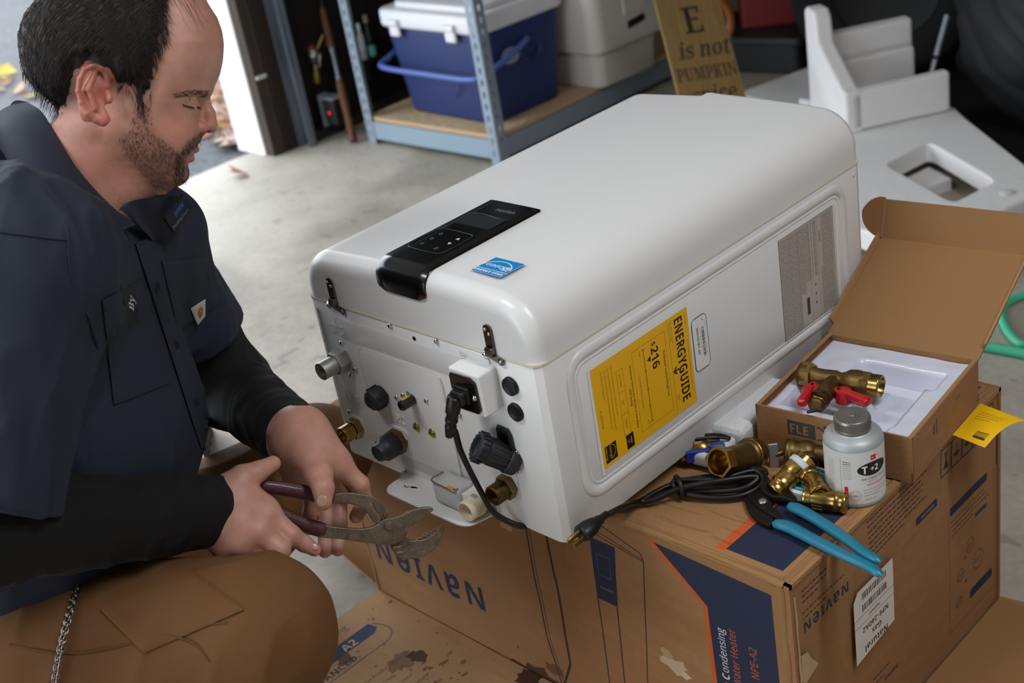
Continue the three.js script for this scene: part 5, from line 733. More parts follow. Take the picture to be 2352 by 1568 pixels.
function netMesh(f, lo, hi, h, color) {                       // smooth surface of a distance field, cells of size h
  const n = [0, 1, 2].map(i => Math.ceil((hi[i] - lo[i]) / h) + 1), N = n[0] * n[1] * n[2], val = new Float32Array(N).fill(9), B = 6, id = (i, j, k) => (k * n[1] + j) * n[0] + i;
  for (let k = 0; k < n[2]; k += B) for (let j = 0; j < n[1]; j += B) for (let i = 0; i < n[0]; i += B) {
    const v = f(lo[0] + (i + B / 2) * h, lo[1] + (j + B / 2) * h, lo[2] + (k + B / 2) * h); if (Math.abs(v) > B * h * 1.35) { if (v < 0) for (let c = k; c < Math.min(k + B, n[2]); c++) for (let b = j; b < Math.min(j + B, n[1]); b++) for (let a = i; a < Math.min(i + B, n[0]); a++) val[id(a, b, c)] = -9; continue; }
    for (let c = k; c < Math.min(k + B, n[2]); c++) for (let b = j; b < Math.min(j + B, n[1]); b++) for (let a = i; a < Math.min(i + B, n[0]); a++) val[id(a, b, c)] = f(lo[0] + a * h, lo[1] + b * h, lo[2] + c * h);
  }
  const vid = new Int32Array(N).fill(-1), pos = [], idx = [], E = [[0, 1], [2, 3], [4, 5], [6, 7], [0, 2], [1, 3], [4, 6], [5, 7], [0, 4], [1, 5], [2, 6], [3, 7]], off = [0, 1, n[0], n[0] + 1, n[0] * n[1], n[0] * n[1] + 1, n[0] * n[1] + n[0], n[0] * n[1] + n[0] + 1];
  for (let k = 0; k < n[2] - 1; k++) for (let j = 0; j < n[1] - 1; j++) for (let i = 0; i < n[0] - 1; i++) {
    const o = id(i, j, k); let m = 0; for (let q = 0; q < 8; q++) if (val[o + off[q]] < 0) m |= 1 << q; if (m === 0 || m === 255) continue;
    let x = 0, y = 0, z = 0, c = 0; for (const [p, q] of E) { if (((m >> p) & 1) === ((m >> q) & 1)) continue; const a = clamp(val[o + off[p]], -3 * h, 3 * h), b = clamp(val[o + off[q]], -3 * h, 3 * h), t = a / (a - b); x += mix(p & 1, q & 1, t); y += mix((p >> 1) & 1, (q >> 1) & 1, t); z += mix(p >> 2, q >> 2, t); c++; }
    vid[o] = pos.length / 3; pos.push(lo[0] + (i + x / c) * h, lo[1] + (j + y / c) * h, lo[2] + (k + z / c) * h);
  }
  const st = [1, n[0], n[0] * n[1]];
  for (let k = 1; k < n[2] - 1; k++) for (let j = 1; j < n[1] - 1; j++) for (let i = 1; i < n[0] - 1; i++) { const o = id(i, j, k), s = val[o] < 0; for (let a = 0; a < 3; a++) { if (s === (val[o + st[a]] < 0)) continue; const u = st[(a + 1) % 3], w = st[(a + 2) % 3], q = [vid[o], vid[o - u], vid[o - u - w], vid[o - w]]; if (q.some(x => x < 0)) continue; s ? idx.push(q[0], q[1], q[2], q[0], q[2], q[3]) : idx.push(q[0], q[2], q[1], q[0], q[3], q[2]); } }
  const nor = new Float32Array(pos.length), col = color ? new Float32Array(pos.length) : null, e = h * .5;
  for (let i = 0; i < pos.length; i += 3) { const [x, y, z] = [pos[i], pos[i + 1], pos[i + 2]]; const g = nrm3([f(x + e, y, z) - f(x - e, y, z), f(x, y + e, z) - f(x, y - e, z), f(x, y, z + e) - f(x, y, z - e)]); nor[i] = g[0]; nor[i + 1] = g[1]; nor[i + 2] = g[2]; if (col) { const q = color(x, y, z); col[i] = q[0]; col[i + 1] = q[1]; col[i + 2] = q[2]; } }
  const g = new THREE.BufferGeometry(); g.setAttribute('position', new THREE.Float32BufferAttribute(pos, 3)); g.setAttribute('normal', new THREE.BufferAttribute(nor, 3)); if (col) g.setAttribute('color', new THREE.BufferAttribute(col, 3)); g.setIndex(idx);
  const uv = new Float32Array(pos.length / 3 * 2); for (let i = 0; i < pos.length / 3; i++) { const x = pos[3 * i], y = pos[3 * i + 1], z = pos[3 * i + 2]; uv[2 * i] = (x * .8 + z * .6) * 4; uv[2 * i + 1] = (y + .35 * (z - x)) * 4; } g.setAttribute('uv', new THREE.BufferAttribute(uv, 2));
  return g.applyMatrix4(FM);
}
const bound = (pts, m) => [[0, 1, 2].map(i => Math.min(...pts.map(p => p[i])) - m), [0, 1, 2].map(i => Math.max(...pts.map(p => p[i])) + m)];
// joints
const J = { shR: c3(50, 600, 1.42), shL: c3(338, 588, 1.74), elR: c3(-70, 1225, 1.37), wrR: c3(497, 1172, 1.60), elL: c3(522, 884, 1.92), wrL: c3(690, 1012, 1.70), neck: c3(160, 420, 1.60), pel: c3(-30, 1490, 1.68), knR: c3(588, 1456, 1.53), knL: c3(742, 1038, 2.03) };
const lat = nrm3(sub3(J.shL, J.shR)); J.hipR = [0, 1, 2].map(i => J.pel[i] - lat[i] * .10); J.hipL = [0, 1, 2].map(i => J.pel[i] + lat[i] * .10);
const inv = FM.clone().invert(), fromW = (x, y, z) => V(x, y, z).applyMatrix4(inv).toArray(), toW = p => V(...p).applyMatrix4(FM);
J.anR = fromW(toW(J.knR).x - .05, .10, toW(J.knR).z + .17); J.anL = fromW(toW(J.knL).x - .19, .10, toW(J.knL).z + .23);
J.toeR = fromW(toW(J.anR).x + .04, .045, toW(J.anR).z - .17); J.toeL = fromW(toW(J.anL).x + .10, .045, toW(J.anL).z - .13);
// ---- head, built in a frame that looks square at the cheek; lengths in half-millimetre units
const HC = c3(280, 230, 1.545), hz = nrm3(HC.map(x => -x)), hx0 = [1 - hz[0] * hz[0], -hz[0] * hz[1], -hz[0] * hz[2]], hx = nrm3(hx0), hy = cross3(hz, hx), SU = .0005;
const prj = p => [1176 + FOCAL * p[0] / -p[2], 784 - FOCAL * p[1] / -p[2]];
const [a0, a1] = prj([0, 1, 2].map(i => HC[i] + hx[i] * .01)), [b0, b1] = prj([0, 1, 2].map(i => HC[i] + hy[i] * .01)), JU = [(a0 - 280) * 100, (b0 - 280) * 100, (a1 - 230) * 100, (b1 - 230) * 100];
const toHead = (x, y, z) => { const q = [x - HC[0], y - HC[1], z - HC[2]], lx = dot3(q, hx), ly = dot3(q, hy); return [280 + JU[0] * lx + JU[1] * ly, 230 + JU[2] * lx + JU[3] * ly, dot3(q, hz) / SU]; };
const det = JU[0] * JU[3] - JU[1] * JU[2], fromHead = (u, v, w) => { const a = u - 280, b = v - 230, lx = (a * JU[3] - b * JU[1]) / det, ly = (JU[0] * b - JU[2] * a) / det; return [0, 1, 2].map(i => HC[i] + hx[i] * lx + hy[i] * ly + hz[i] * w * SU); };
const tab = [[-10, 468, 300, 112], [15, 482, 300, 120], [40, 499, 300, 127], [70, 510, 298, 132], [100, 514, 290, 138], [140, 512, 270, 141], [170, 507, 260, 140], [205, 492, 245, 138], [225, 478, 236, 136], [245, 466, 235, 134], [270, 462, 236, 131], [300, 461, 240, 128], [325, 459, 250, 122], [350, 450, 262, 114], [375, 436, 280, 103], [395, 433, 298, 92], [415, 428, 322, 76], [430, 412, 345, 56], [445, 385, 366, 30]];
const slice = (v) => { let i = 0; while (i < tab.length - 2 && v > tab[i + 1][0]) i++; const A = tab[i], Bq = tab[i + 1], t = clamp((v - A[0]) / (Bq[0] - A[0])); return [mix(A[1], Bq[1], t), mix(A[2], Bq[2], t), mix(A[3], Bq[3], t)]; };
const cp = (u, v, w, a, b, ra, rb) => cap(u, v, w, a, b, ra, rb), ell = (u, v, w, c, r) => { const a = (u - c[0]) / r[0], b = (v - c[1]) / r[1], d = (w - c[2]) / r[2], k = Math.hypot(a, b, d); return (k - 1) * Math.min(...r) * (k > 1 ? 1 : 1); };
const earPath = [[254, 196, 146], [252, 172, 152], [238, 153, 160], [217, 147, 166], [197, 156, 168], [184, 180, 168], [180, 208, 166], [188, 236, 162], [204, 262, 156], [224, 280, 150], [242, 287, 146], [252, 280, 142]].map(([a, b, c]) => [219 + (a - 219) * .85, 219 + (b - 219) * .88, c]);
function headU(u, v, w0, noHair) {
  const w = Math.abs(w0);
  let d = ell(u, v, w, [280, 112, 0], [220, 160, 150]);
  const vc = clamp(v, -10, 445), [f, b, hw] = slice(vc), xc = (f + b) / 2, a = (f - b) / 2, fr = u > xc ? mix(1.72, 2.15, sstep(205, 120, v)) : 2.6, k = Math.pow(Math.pow(Math.abs(u - xc) / a, fr) + Math.pow(w / hw, fr), 1 / fr); let fd = (k - 1) * Math.min(a, hw); if (v !== vc) fd = Math.hypot(Math.max(fd, 0), v - vc) + Math.min(fd, 0);
  d = smin(d, fd, 26);
  d = smin(d, cp(u, v, w * 1.04, [228, 320, 0], [105, 520, 0], 112, 128), 44);          // neck
  d = smin(d, cp(u, v, w, [300, 415, 0], [230, 470, 0], 72, 90), 40);                       // under the jaw
  d = smin(d, ell(u, v, w, [395, 318, 70], [52, 58, 44]), 34);                                // cheek
  d = smin(d, cp(u, v, w, [474, 210, 0], [455, 208, 62], 15, 12), 16);                     // brow
  d = smax(d, -ell(u, v, w, [468, 240, 66], [34, 19, 32]), 14);                              // socket
  d = smin(d, Math.hypot(u - 434, v - 245, w - 64) - 23.5, 13);                                 // lids over the eye
  d = smax(d, -cp(u, v, w, [460, 243, 50], [418, 246, 92], 2.6, 2.0), 3);                   // lid fold
  d = smax(d, -cp(u, v, w, [464, 227, 44], [424, 226, 96], 3.0, 1.6), 5);
  d = smin(d, cp(u, v, w, [466, 215, 0], [474, 236, 0], 12, 11), 8); d = smin(d, cp(u, v, w, [467, 226, 0], [483, 262, 0], 13, 15), 10); d = smin(d, cp(u, v, w, [484, 262, 0], [487, 289, 0], 14, 18.5), 8); d = smin(d, cp(u, v, w, [464, 236, 0], [464, 300, 0], 11, 15), 6); // nose
  d = smin(d, ell(u, v, w, [462, 294, 20], [19, 14, 13]), 7); d = smax(d, -ell(u, v, w, [474, 307, 10], [9, 6, 6]), 4); d = smax(d, -cp(u, v, w, [444, 280, 34], [441, 297, 38], 3, 3), 6); d = smax(d, -cp(u, v, w, [441, 297, 38], [450, 310, 32], 3, 2.5), 5);
  d = smin(d, cp(u, v, w, [458, 322, 0], [446, 326, 26], 9, 9), 10);                         // moustache lip
  d = smin(d, cp(u, v, w, [453, 346, 0], [428, 352, 38], 9, 5), 6); d = smin(d, cp(u, v, w, [441, 367, 0], [420, 366, 36], 11, 6), 6); d = smax(d, -cp(u, v, w, [456, 357, 0], [420, 361, 46], 2.6, 2.2), 4);
  d = smin(d, ell(u, v, w, [408, 404, 0], [29, 26, 38]), 16);                                  // chin
  d = smax(d, -cp(u, v, w, [446, 384, 0], [430, 384, 30], 5, 4), 9);
  if (w > 60 && u < 300 && u > 140 && v > 110 && v < 330) {                                     // ear
    let e = ell(u * .968 + (v - 215) * .25 + 7, v, w + (u - 222) * .22, [221, 217, 147], [31, 62, 9]);
    for (let i = 0; i < earPath.length - 1; i++) e = smin(e, cp(u, v, w, earPath[i], earPath[i + 1], i > 7 ? 8 : 6.2, i > 6 ? 8 : 6.2), 4);
    e = smax(e, -ell(u, v, w, [236, 224, 166], [17, 28, 22]), 5); e = smin(e, cp(u, v, w, [222, 168, 160], [208, 205, 163], 6, 6.5), 7); e = smin(e, cp(u, v, w, [208, 205, 163], [222, 248, 156], 6.5, 6), 7); e = smin(e, ell(u, v, w, [253, 226, 147], [8, 12, 9]), 6); e = smin(e, ell(u, v, w, [238, 268, 147], [13, 15, 9]), 9);
    d = smin(d, e, 7);
  }
  return d;
}
const headF = (x, y, z) => { const q = toHead(x, y, z); return headU(q[0], q[1], q[2]) * SU; };
const polyD = (P, u, v) => { let d = 1e9, s = 1; for (let i = 0, j = P.length - 1; i < P.length; j = i++) { const [x0, y0] = P[j], [x1, y1] = P[i], ex = x1 - x0, ey = y1 - y0, px = u - x0, py = v - y0, t = clamp((px * ex + py * ey) / (ex * ex + ey * ey)); d = Math.min(d, Math.hypot(px - ex * t, py - ey * t)); if ((y0 > v) !== (y1 > v) && u < (x1 - x0) * (v - y0) / (y1 - y0) + x0) s = -s; } return d * s; };
const hairPoly = [[20, -90], [398, -90], [386, -10], [378, 40], [372, 92], [352, 140], [344, 172], [342, 200], [330, 226], [322, 250], [312, 222], [300, 200], [282, 196], [264, 188], [248, 164], [208, 152], [182, 168], [173, 200], [168, 226], [150, 246], [128, 256], [100, 244], [76, 236], [52, 214], [30, 180], [20, 80]];
const beardPoly = [[322, 240], [345, 236], [350, 280], [362, 305], [392, 330], [410, 345], [428, 320], [446, 306], [478, 306], [478, 342], [446, 344], [424, 362], [430, 380], [450, 380], [450, 440], [400, 450], [362, 442], [325, 400], [286, 350], [268, 318], [288, 300], [300, 270]];
// ---- hands
const hand = (list, blend) => (x, y, z) => { let d = 9; for (const [a, b, ra, rb, k] of list) d = smin(d, cap(x, y, z, a, b, ra, rb), k || blend); return d; };
const RW = c3(480, 1180, 1.60), rh = [];                       // right hand, back towards the camera
{ const w = RW, iM = c3(612, 1178, 1.592), mM = c3(590, 1218, 1.575), rM = c3(556, 1246, 1.575), pM = c3(520, 1262, 1.585), tM = c3(560, 1096, 1.605);
  rh.push([w, lerp3(w, mM, .5), .031, .028, .02], [lerp3(w, iM, .25), iM, .024, .0155, .02], [lerp3(w, mM, .25), mM, .024, .0155, .02], [lerp3(w, rM, .3), rM, .023, .015, .02], [lerp3(w, pM, .3), pM, .021, .0135, .018], [iM, mM, .0135, .0135, .012], [mM, rM, .0135, .013, .012], [rM, pM, .0125, .012, .012], [lerp3(w, tM, .2), tM, .024, .0145, .022]);
  rh.push([c3(535, 1130, 1.60), c3(590, 1160, 1.60), .020, .016, .02]);
  rh.push([tM, c3(592, 1083, 1.612), .0145, .0122, .008], [c3(592, 1083, 1.612), c3(627, 1064, 1.625), .0122, .0098, .006]);
  const iP = c3(668, 1228, 1.59), iD = c3(698, 1248, 1.60); rh.push([iM, iP, .0145, .0118, .007], [iP, iD, .0115, .0102, .005], [iD, c3(722, 1262, 1.605), .0100, .0084, .004]);
  const mP = c3(642, 1262, 1.575); rh.push([mM, mP, .0140, .0132, .007], [mP, c3(634, 1256, 1.625), .0118, .0105, .006], [c3(634, 1256, 1.625), c3(618, 1220, 1.645), .0105, .009, .005]);
  const rP = c3(596, 1264, 1.580); rh.push([rM, rP, .0135, .0122, .007], [rP, c3(598, 1254, 1.628), .0112, .010, .006], [c3(598, 1254, 1.628), c3(596, 1222, 1.64), .010, .009, .005]);
  const pP = c3(555, 1268, 1.592); rh.push([pM, pP, .012, .0108, .006], [pP, c3(566, 1262, 1.625), .0098, .009, .005], [c3(566, 1262, 1.625), c3(572, 1235, 1.64), .009, .008, .005]); }
const LW = c3(688, 1004, 1.70), lh = [];                       // left hand, thumb over the upper handle, fingers behind both
{ const w = LW, tC = c3(712, 1040, 1.675), tM = c3(732, 1090, 1.635), tI = c3(742, 1120, 1.616), iM = c3(772, 1062, 1.685), mM = c3(748, 1086, 1.71), rM = c3(722, 1098, 1.71), pM = c3(692, 1094, 1.71);
  rh.length; lh.push([w, tC, .033, .030, .03], [tC, tM, .0255, .0168, .02], [tM, tI, .0165, .0132, .008], [tI, c3(743, 1152, 1.612), .0130, .0108, .006]);
  lh.push([w, iM, .031, .0185, .028], [w, mM, .029, .016, .028], [w, rM, .028, .0155, .026], [lerp3(w, pM, .2), pM, .025, .015, .024], [c3(678, 1040, 1.69), c3(682, 1092, 1.685), .022, .0165, .02]);
  const iP = c3(826, 1112, 1.69); lh.push([iM, iP, .0160, .0118, .012], [iP, c3(838, 1152, 1.70), .0114, .0104, .006], [c3(838, 1152, 1.70), c3(818, 1186, 1.685), .0104, .009, .005]);
  const f = (m, p, t1, t2, r) => { lh.push([m, p, r + .0022, r + .0008, .010], [p, t1, r + .0006, r - .0002, .006], [t1, t2, r - .0002, r - .0014, .005]); };
  f(mM, c3(780, 1140, 1.725), c3(779, 1205, 1.712), c3(776, 1262, 1.690), .0102); f(rM, c3(748, 1142, 1.725), c3(747, 1210, 1.712), c3(746, 1266, 1.690), .0100); f(pM, c3(712, 1136, 1.715), c3(711, 1180, 1.705), c3(712, 1215, 1.695), .0090); }
const rhF = hand(rh, .01), lhF = hand(lh, .01);
// ---- skin colour: flush, lips, stubble, freckles, a darker tone round the eye
const SKIN = [.52, .265, .195];
const skinCol = (x, y, z) => {
  const q = toHead(x, y, z), [u, v] = q, w = Math.abs(q[2]); let c = [...SKIN]; const n = fbm(x * 90, y * 90, z * 90, 3), f = noise(x * 420, y * 420, z * 420);
  const tint = (k, m) => { c = c.map((a, i) => mix(a, a * m[i], clamp(k))); };
  tint(1, [.9 + .2 * n, .86 + .28 * n, .86 + .28 * n]); if (f > .86) tint(.35, [.75, .6, .55]);
  if (v < 560 && u < 560 && z < -1.3 && z > -1.8 && y > .09) {
    const G = (cu, cv, ru, rv) => Math.exp(-Math.pow((u - cu) / ru, 2) - Math.pow((v - cv) / rv, 2));
    tint(.55 * G(400, 290, 60, 45) + .5 * G(484, 290, 26, 22) + .45 * G(250, 400, 90, 60), [1.06, .78, .74]);
    if (w > 128 && u < 262 && v > 135 && v < 298) tint(.75, [1.16, .70, .66]);
    const lip = Math.max(G(440, 350, 22, 6), G(432, 367, 22, 9)) * (w < 62 ? 1 : 0); tint(lip * 1.2, [.92, .52, .5]);
    const bd = polyD(beardPoly, u, v), st = sstep(8, -14, bd) * (.5 + .5 * sstep(300, 400, u)); tint(st * (.35 + .55 * noise(u * .32, v * .32, q[2] * .32)), [.42, .40, .42]);
    if (u > 404 && v > 305) tint(sstep(6, -8, bd) * .45, [.4, .36, .36]);
    const hd = polyD(hairPoly, u, v); tint(sstep(30, -6, hd) * .7 * (v < 330 ? 1 : 0), [.35, .32, .32]);
    tint(.6 * G(448, 236, 22, 10), [.8, .7, .68]);
  }
  return c;
};
const inHand = (l) => bound(l.flatMap(s => [s[0], s[1]]), .04);
const bodyF = (x, y, z) => {
  let d = cap(x, y, z, J.neck, lerp3(J.neck, J.pel, .5), .060, .080); d = smin(d, cap(x, y, z, lerp3(J.neck, J.pel, .5), J.pel, .080, .095), .03);
  d = smin(d, cap(x, y, z, lerp3(J.shR, J.shL, .15), lerp3(J.shR, J.shL, .85), .042, .042), .03);
  for (const s of ['R', 'L']) { d = smin(d, cap(x, y, z, J['sh' + s], J['el' + s], .050, .040), .04); d = smin(d, cap(x, y, z, J['el' + s], J['wr' + s], .038, .027), .02); d = smin(d, cap(x, y, z, J['hip' + s], J['kn' + s], .085, .055), .05); d = smin(d, cap(x, y, z, J['kn' + s], J['an' + s], .052, .036), .03); d = smin(d, cap(x, y, z, J['an' + s], J['toe' + s], .036, .026), .02); }
  return d;
};
const matSkin = P(0xffffff, .5, { vertexColors: true, sheen: .15, bumpMap: grainTex, bumpScale: .0004 });
const man = thing('person', 'crouching man in a navy work shirt and brown trousers holding large pliers', 'person', [0, 0, 0]);
{
  const hb = bound([fromHead(20, -70, 190), fromHead(530, -70, 190), fromHead(530, 560, 190), fromHead(20, 560, 190), fromHead(20, -70, -190), fromHead(530, -70, -190), fromHead(530, 560, -190), fromHead(20, 560, -190)], .005);
  const gs = [netMesh(headF, hb[0], hb[1], .0019, skinCol), netMesh(rhF, ...inHand(rh), .0019, skinCol), netMesh(lhF, ...inHand(lh), .0019, skinCol)];
  const bb = bound(Object.values(J), .16); gs.push(netMesh(bodyF, bb[0], bb[1], .014, () => SKIN));
  const all = mergeRaw(gs.map(g => g)); part(man, 'body', all, matSkin);
  // nails
  const nail = (c, n, d, w, l) => { const s = new THREE.SphereGeometry(1, 14, 10).scale(w, l, .0012); const Z = toW(n).sub(toW([0, 0, 0])).normalize(), Y0 = toW(d).sub(toW([0, 0, 0])).normalize(), X = Y0.clone().cross(Z).normalize(); return frame(s, toW(c), X, Z.clone().cross(X), Z); };
  const mn = P(0xb98f80, .3, { clearcoat: .3 });
  const surf = (f, p, dir) => { let q = [...p]; for (let i = 0; i < 40; i++) { const d = f(...q); if (d > -.0002) break; q = q.map((a, k) => a + dir[k] * .0012); } return q; };
  part(man, 'nail', nail(surf(lhF, c3(743, 1150, 1.612), [0, .1, .99]), [0, .05, 1], [0, -1, .06], .0066, .0072), mn); part(man, 'nail', nail(surf(rhF, c3(721, 1259, 1.605), [.2, .35, .9]), [.25, .3, 1], [.8, -.5, 0], .0042, .0052), mn);
}
// ---- hair
const hairF = (x, y, z) => { const [u, v, w] = toHead(x, y, z), m = polyD(hairPoly, u, v), fl = u * .5 + v * .86, cr = u * .86 - v * .5; const t = 16 * sstep(8, -46, m) - 2.5 + 5.5 * (noise(cr * .085, fl * .018, w * .085) - .5) + 4 * (noise(cr * .22, fl * .03, w * .22) - .5); return Math.max((headU(u, v, w) - t) * SU, (m - 8) * SU); };
const hairBump = dataTex(256, 256, (u, v) => { const n = noise(u * 128, v * 12, 2); return [n, n, n]; }, false);
const matHair = M(0x1d130d, .68);
{
  const hb = bound([fromHead(0, -110, 200), fromHead(420, 290, -200), fromHead(0, 290, 200), fromHead(420, -110, -200), fromHead(420, 290, 200), fromHead(0, -110, -200)], .01);
  const hair = part(man, 'hair', netMesh(hairF, hb[0], hb[1], .0026), matHair, 'short dark brown hair');
  const R = rng(33), strands = [], strand = (pts, r) => { const pos = [], ix = [], n = pts.length; for (let i = 0; i < n; i++) { const t = nrm3(sub3(pts[Math.min(n - 1, i + 1)], pts[Math.max(0, i - 1)])), a = nrm3(cross3(t, [.3, .2, .93])), b = cross3(t, a), q = r * (1 - .75 * i / (n - 1)); for (let k = 0; k < 3; k++) { const c = Math.cos(k * 2.094) * q, s = Math.sin(k * 2.094) * q; pos.push(pts[i][0] + a[0] * c + b[0] * s, pts[i][1] + a[1] * c + b[1] * s, pts[i][2] + a[2] * c + b[2] * s); } } for (let i = 0; i < n - 1; i++) for (let k = 0; k < 3; k++) { const a = i * 3 + k, b = i * 3 + (k + 1) % 3; ix.push(a, b, a + 3, b, b + 3, a + 3); } const g = new THREE.BufferGeometry(); g.setAttribute('position', new THREE.Float32BufferAttribute(pos, 3)); g.setIndex(ix); g.computeVertexNormals(); return g.applyMatrix4(FM); };
  const onto = (f, u, v, w) => { let lo = w, hi = 260 * Math.sign(w || 1); for (let i = 0; i < 18; i++) { const m = (lo + hi) / 2; f(u, v, m) > 0 ? hi = m : lo = m; } return lo; };
  const hu = (u, v, w) => hairF(...fromHead(u, v, w)) / SU;
  for (let i = 0; i < 7000; i++) {                              // strands lying on the hair, loose ends past its edge
    const u = 30 + 370 * R(), v = -60 + 315 * R(); if (polyD(hairPoly, u, v) > 2) continue; const sg = R() < .82 ? 1 : -1; if (hu(u, v, 0) > 0) continue; let w = onto(hu, u, v, 0 + sg * .01);
    if (!isFinite(w)) continue; const pts = []; if (u > 172 && u < 262 && v > 128) continue; let cu = u, cv = v, L = (18 + 24 * R()) * (u < 90 ? .6 : 1); const edge = v > 120 && u > 290, du = edge ? .05 + .3 * (R() - .5) : (-.72 + .3 * (R() - .5)) * sstep(50, 190, u), dv = edge ? 1 : .55 + .4 * sstep(0, 200, v) + .3 * (R() - .5);
    for (let k = 0; k < 5; k++) { if (k && cu > 168 && cu < 268 && cv > 138 && cv < 300) break; const inside = hu(cu, cv, 0) < 0 ? onto(hu, cu, cv, sg * .01) : (headU(cu, cv, 0) < 0 ? onto((a, b, c) => headU(a, b, c), cu, cv, sg * .01) + sg * 2 : w); w = inside; pts.push(fromHead(cu, cv, w + sg * (1.0 + 1.8 * R() * k / 4))); cu += du * L / 4 + 2 * (R() - .5); cv += dv * L / 4; }
    if (pts.length > 2) strands.push(strand(pts, .00035 + .0003 * R()));
  }
  for (let i = 0; i < 46; i++) {                                // thin wisps over the high forehead
    const u0 = 366 + 60 * R(), v0 = -46 + 34 * R(), pts = [], L = 60 + 70 * R(), bend = (R() - .3) * 60; for (let k = 0; k < 6; k++) { const t = k / 5, u = u0 + t * L * .5 * (1 - R() * .1) - bend * t * t * .4, v = v0 + t * L * .85; const w = headU(u, v, 0) < 0 ? onto((a, b, c) => headU(a, b, c), u, v, .01) : 60; pts.push(fromHead(u, v, w * (.35 + .62 * clamp(.4 + i / 60)) + 4 + 3 * t)); } strands.push(strand(pts, .0003)); }
  for (let i = 0; i < 260; i++) { const v0 = -60 + 200 * R(), u0 = (v0 < 80 ? 376 : 376 - (v0 - 80) * .42) - 14 + 16 * R(), pts = [], du = 4 + 26 * R() * R() * (v0 < 90 ? 1 : .4), dv = 14 + 26 * R(); for (let k = 0; k < 5; k++) { const t = k / 4, u = u0 + du * t, v = v0 + dv * t; const w = headU(u, v, 0) < 0 ? onto((a, b, c) => headU(a, b, c), u, v, .01) : 60; pts.push(fromHead(u, v, w + 3 - 2 * t)); } strands.push(strand(pts, .00026)); }
  part(man, 'hair_strands', mergeRaw(strands), matHair).userData.kind = 'stuff';
  const bs = []; for (let i = 0; i < 6500; i++) { const u = 262 + 220 * R(), v = 232 + 215 * R(), m = polyD(beardPoly, u, v); if (m > -1 - 4 * R() || (u < 400 && R() < .55)) continue; const sg = R() < .85 ? 1 : -1; if (headU(u, v, 0) > -2) { continue; } const w = onto((a, b, c) => headU(a, b, c), u, v, sg * .01), d = u > 400 ? 8 : 5, a = fromHead(u, v, w), b = fromHead(u + (R() - .3) * d, v + d * (.6 + R()), w + sg * (.8 + 1.2 * R())); bs.push(strand([a, lerp3(a, b, .6), b], .00016 + .0001 * R())); }
  part(man, 'beard', mergeRaw(bs), M(0x3f2b20, .6), 'short brown beard stubble').userData.kind = 'stuff';
  const br = []; for (let i = 0; i < 330; i++) { const t = Math.pow(R(), .75), u = mix(398, 484, t), v = mix(222, 219, t) - 5 * Math.sin(t * 3) + (9 + 9 * t) * (R() - .5); if (headU(u, v, 0) > 0) continue; const w = onto((a, b, c) => headU(a, b, c), u, v, .01); const a = fromHead(u, v, w), b = fromHead(u - 9, v - 3 + 5 * (R() - .5), Math.max(w + 1, onto((p, q, r) => headU(p, q, r), u - 9, v - 2, .01) + 1.2)); br.push(strand([a, lerp3(a, b, .5), b], .0002)); }
  part(man, 'eyebrow', mergeRaw(br), M(0x5a3f2e, .6)).userData.kind = 'stuff';
  const el = []; for (let i = 0; i < 40; i++) { const t = i / 39, u = mix(416, 459, t), v = 238 + 7 * t + 2.5 * Math.sin(t * 3.1); const w = onto((a, b, c) => headU(a, b, c), u, v, .01); const a = fromHead(u, v, w - 1), b = fromHead(u + 3 + 4 * t, v + 7, w + 4); el.push(strand([a, lerp3(a, b, .5), b], .0003)); }
  part(man, 'eyelashes', mergeRaw(el), M(0x120b08, .6)).userData.kind = 'stuff';
}
// ---- clothes
const ridge = (x, y, z, dir, fr, squash, sd) => { const k = (x * dir[0] + y * dir[1] + z * dir[2]) * squash, q = [x - dir[0] * k, y - dir[1] * k, z - dir[2] * k], n = 1 - Math.abs(2 * noise(q[0] * fr + sd, q[1] * fr, q[2] * fr) - 1); return n * n; };
const tAx = sub3(J.pel, J.neck), tL = len3(tAx), tD = nrm3(tAx), tLat = nrm3(sub3(lat, tD.map(a => a * dot3(lat, tD)))), tFr = nrm3(cross3(tD, tLat)), frontSign = tFr[0] > 0 ? 1 : -1;
function torsoD(x, y, z) { const q = [x - J.neck[0], y - J.neck[1], z - J.neck[2]], s = clamp(dot3(q, tD) / tL, .06, 1.06), a = dot3(q, tLat), off = .035 * Math.sin(Math.PI * clamp(s)) + .02, b = dot3(q, tFr) * frontSign - off * sstep(.0, .5, s), e = dot3(q, tD) - s * tL; const ra = mix(.085, .178, sstep(0, .30, s)), rb = mix(.075, .148, sstep(0, .5, s)); const k = Math.pow(Math.pow(Math.abs(a) / ra, 2.3) + Math.pow(Math.abs(b) / rb, 2.3), 1 / 2.3); let d = (k - 1) * Math.min(ra, rb) * .95; return Math.hypot(Math.max(d, 0), e) + Math.min(d, 0) * (Math.abs(e) < 1e-6 ? 1 : 0); }
const hemR = lerp3(J.shR, J.elR, .90), armRD = nrm3(sub3(J.elR, J.shR)), hemL = lerp3(J.shL, J.elL, .56), armLD = nrm3(sub3(J.elL, J.shL));
const cutEnd = (x, y, z, p, d, reach) => { const q = [x - p[0], y - p[1], z - p[2]], t = dot3(q, d); return t; };
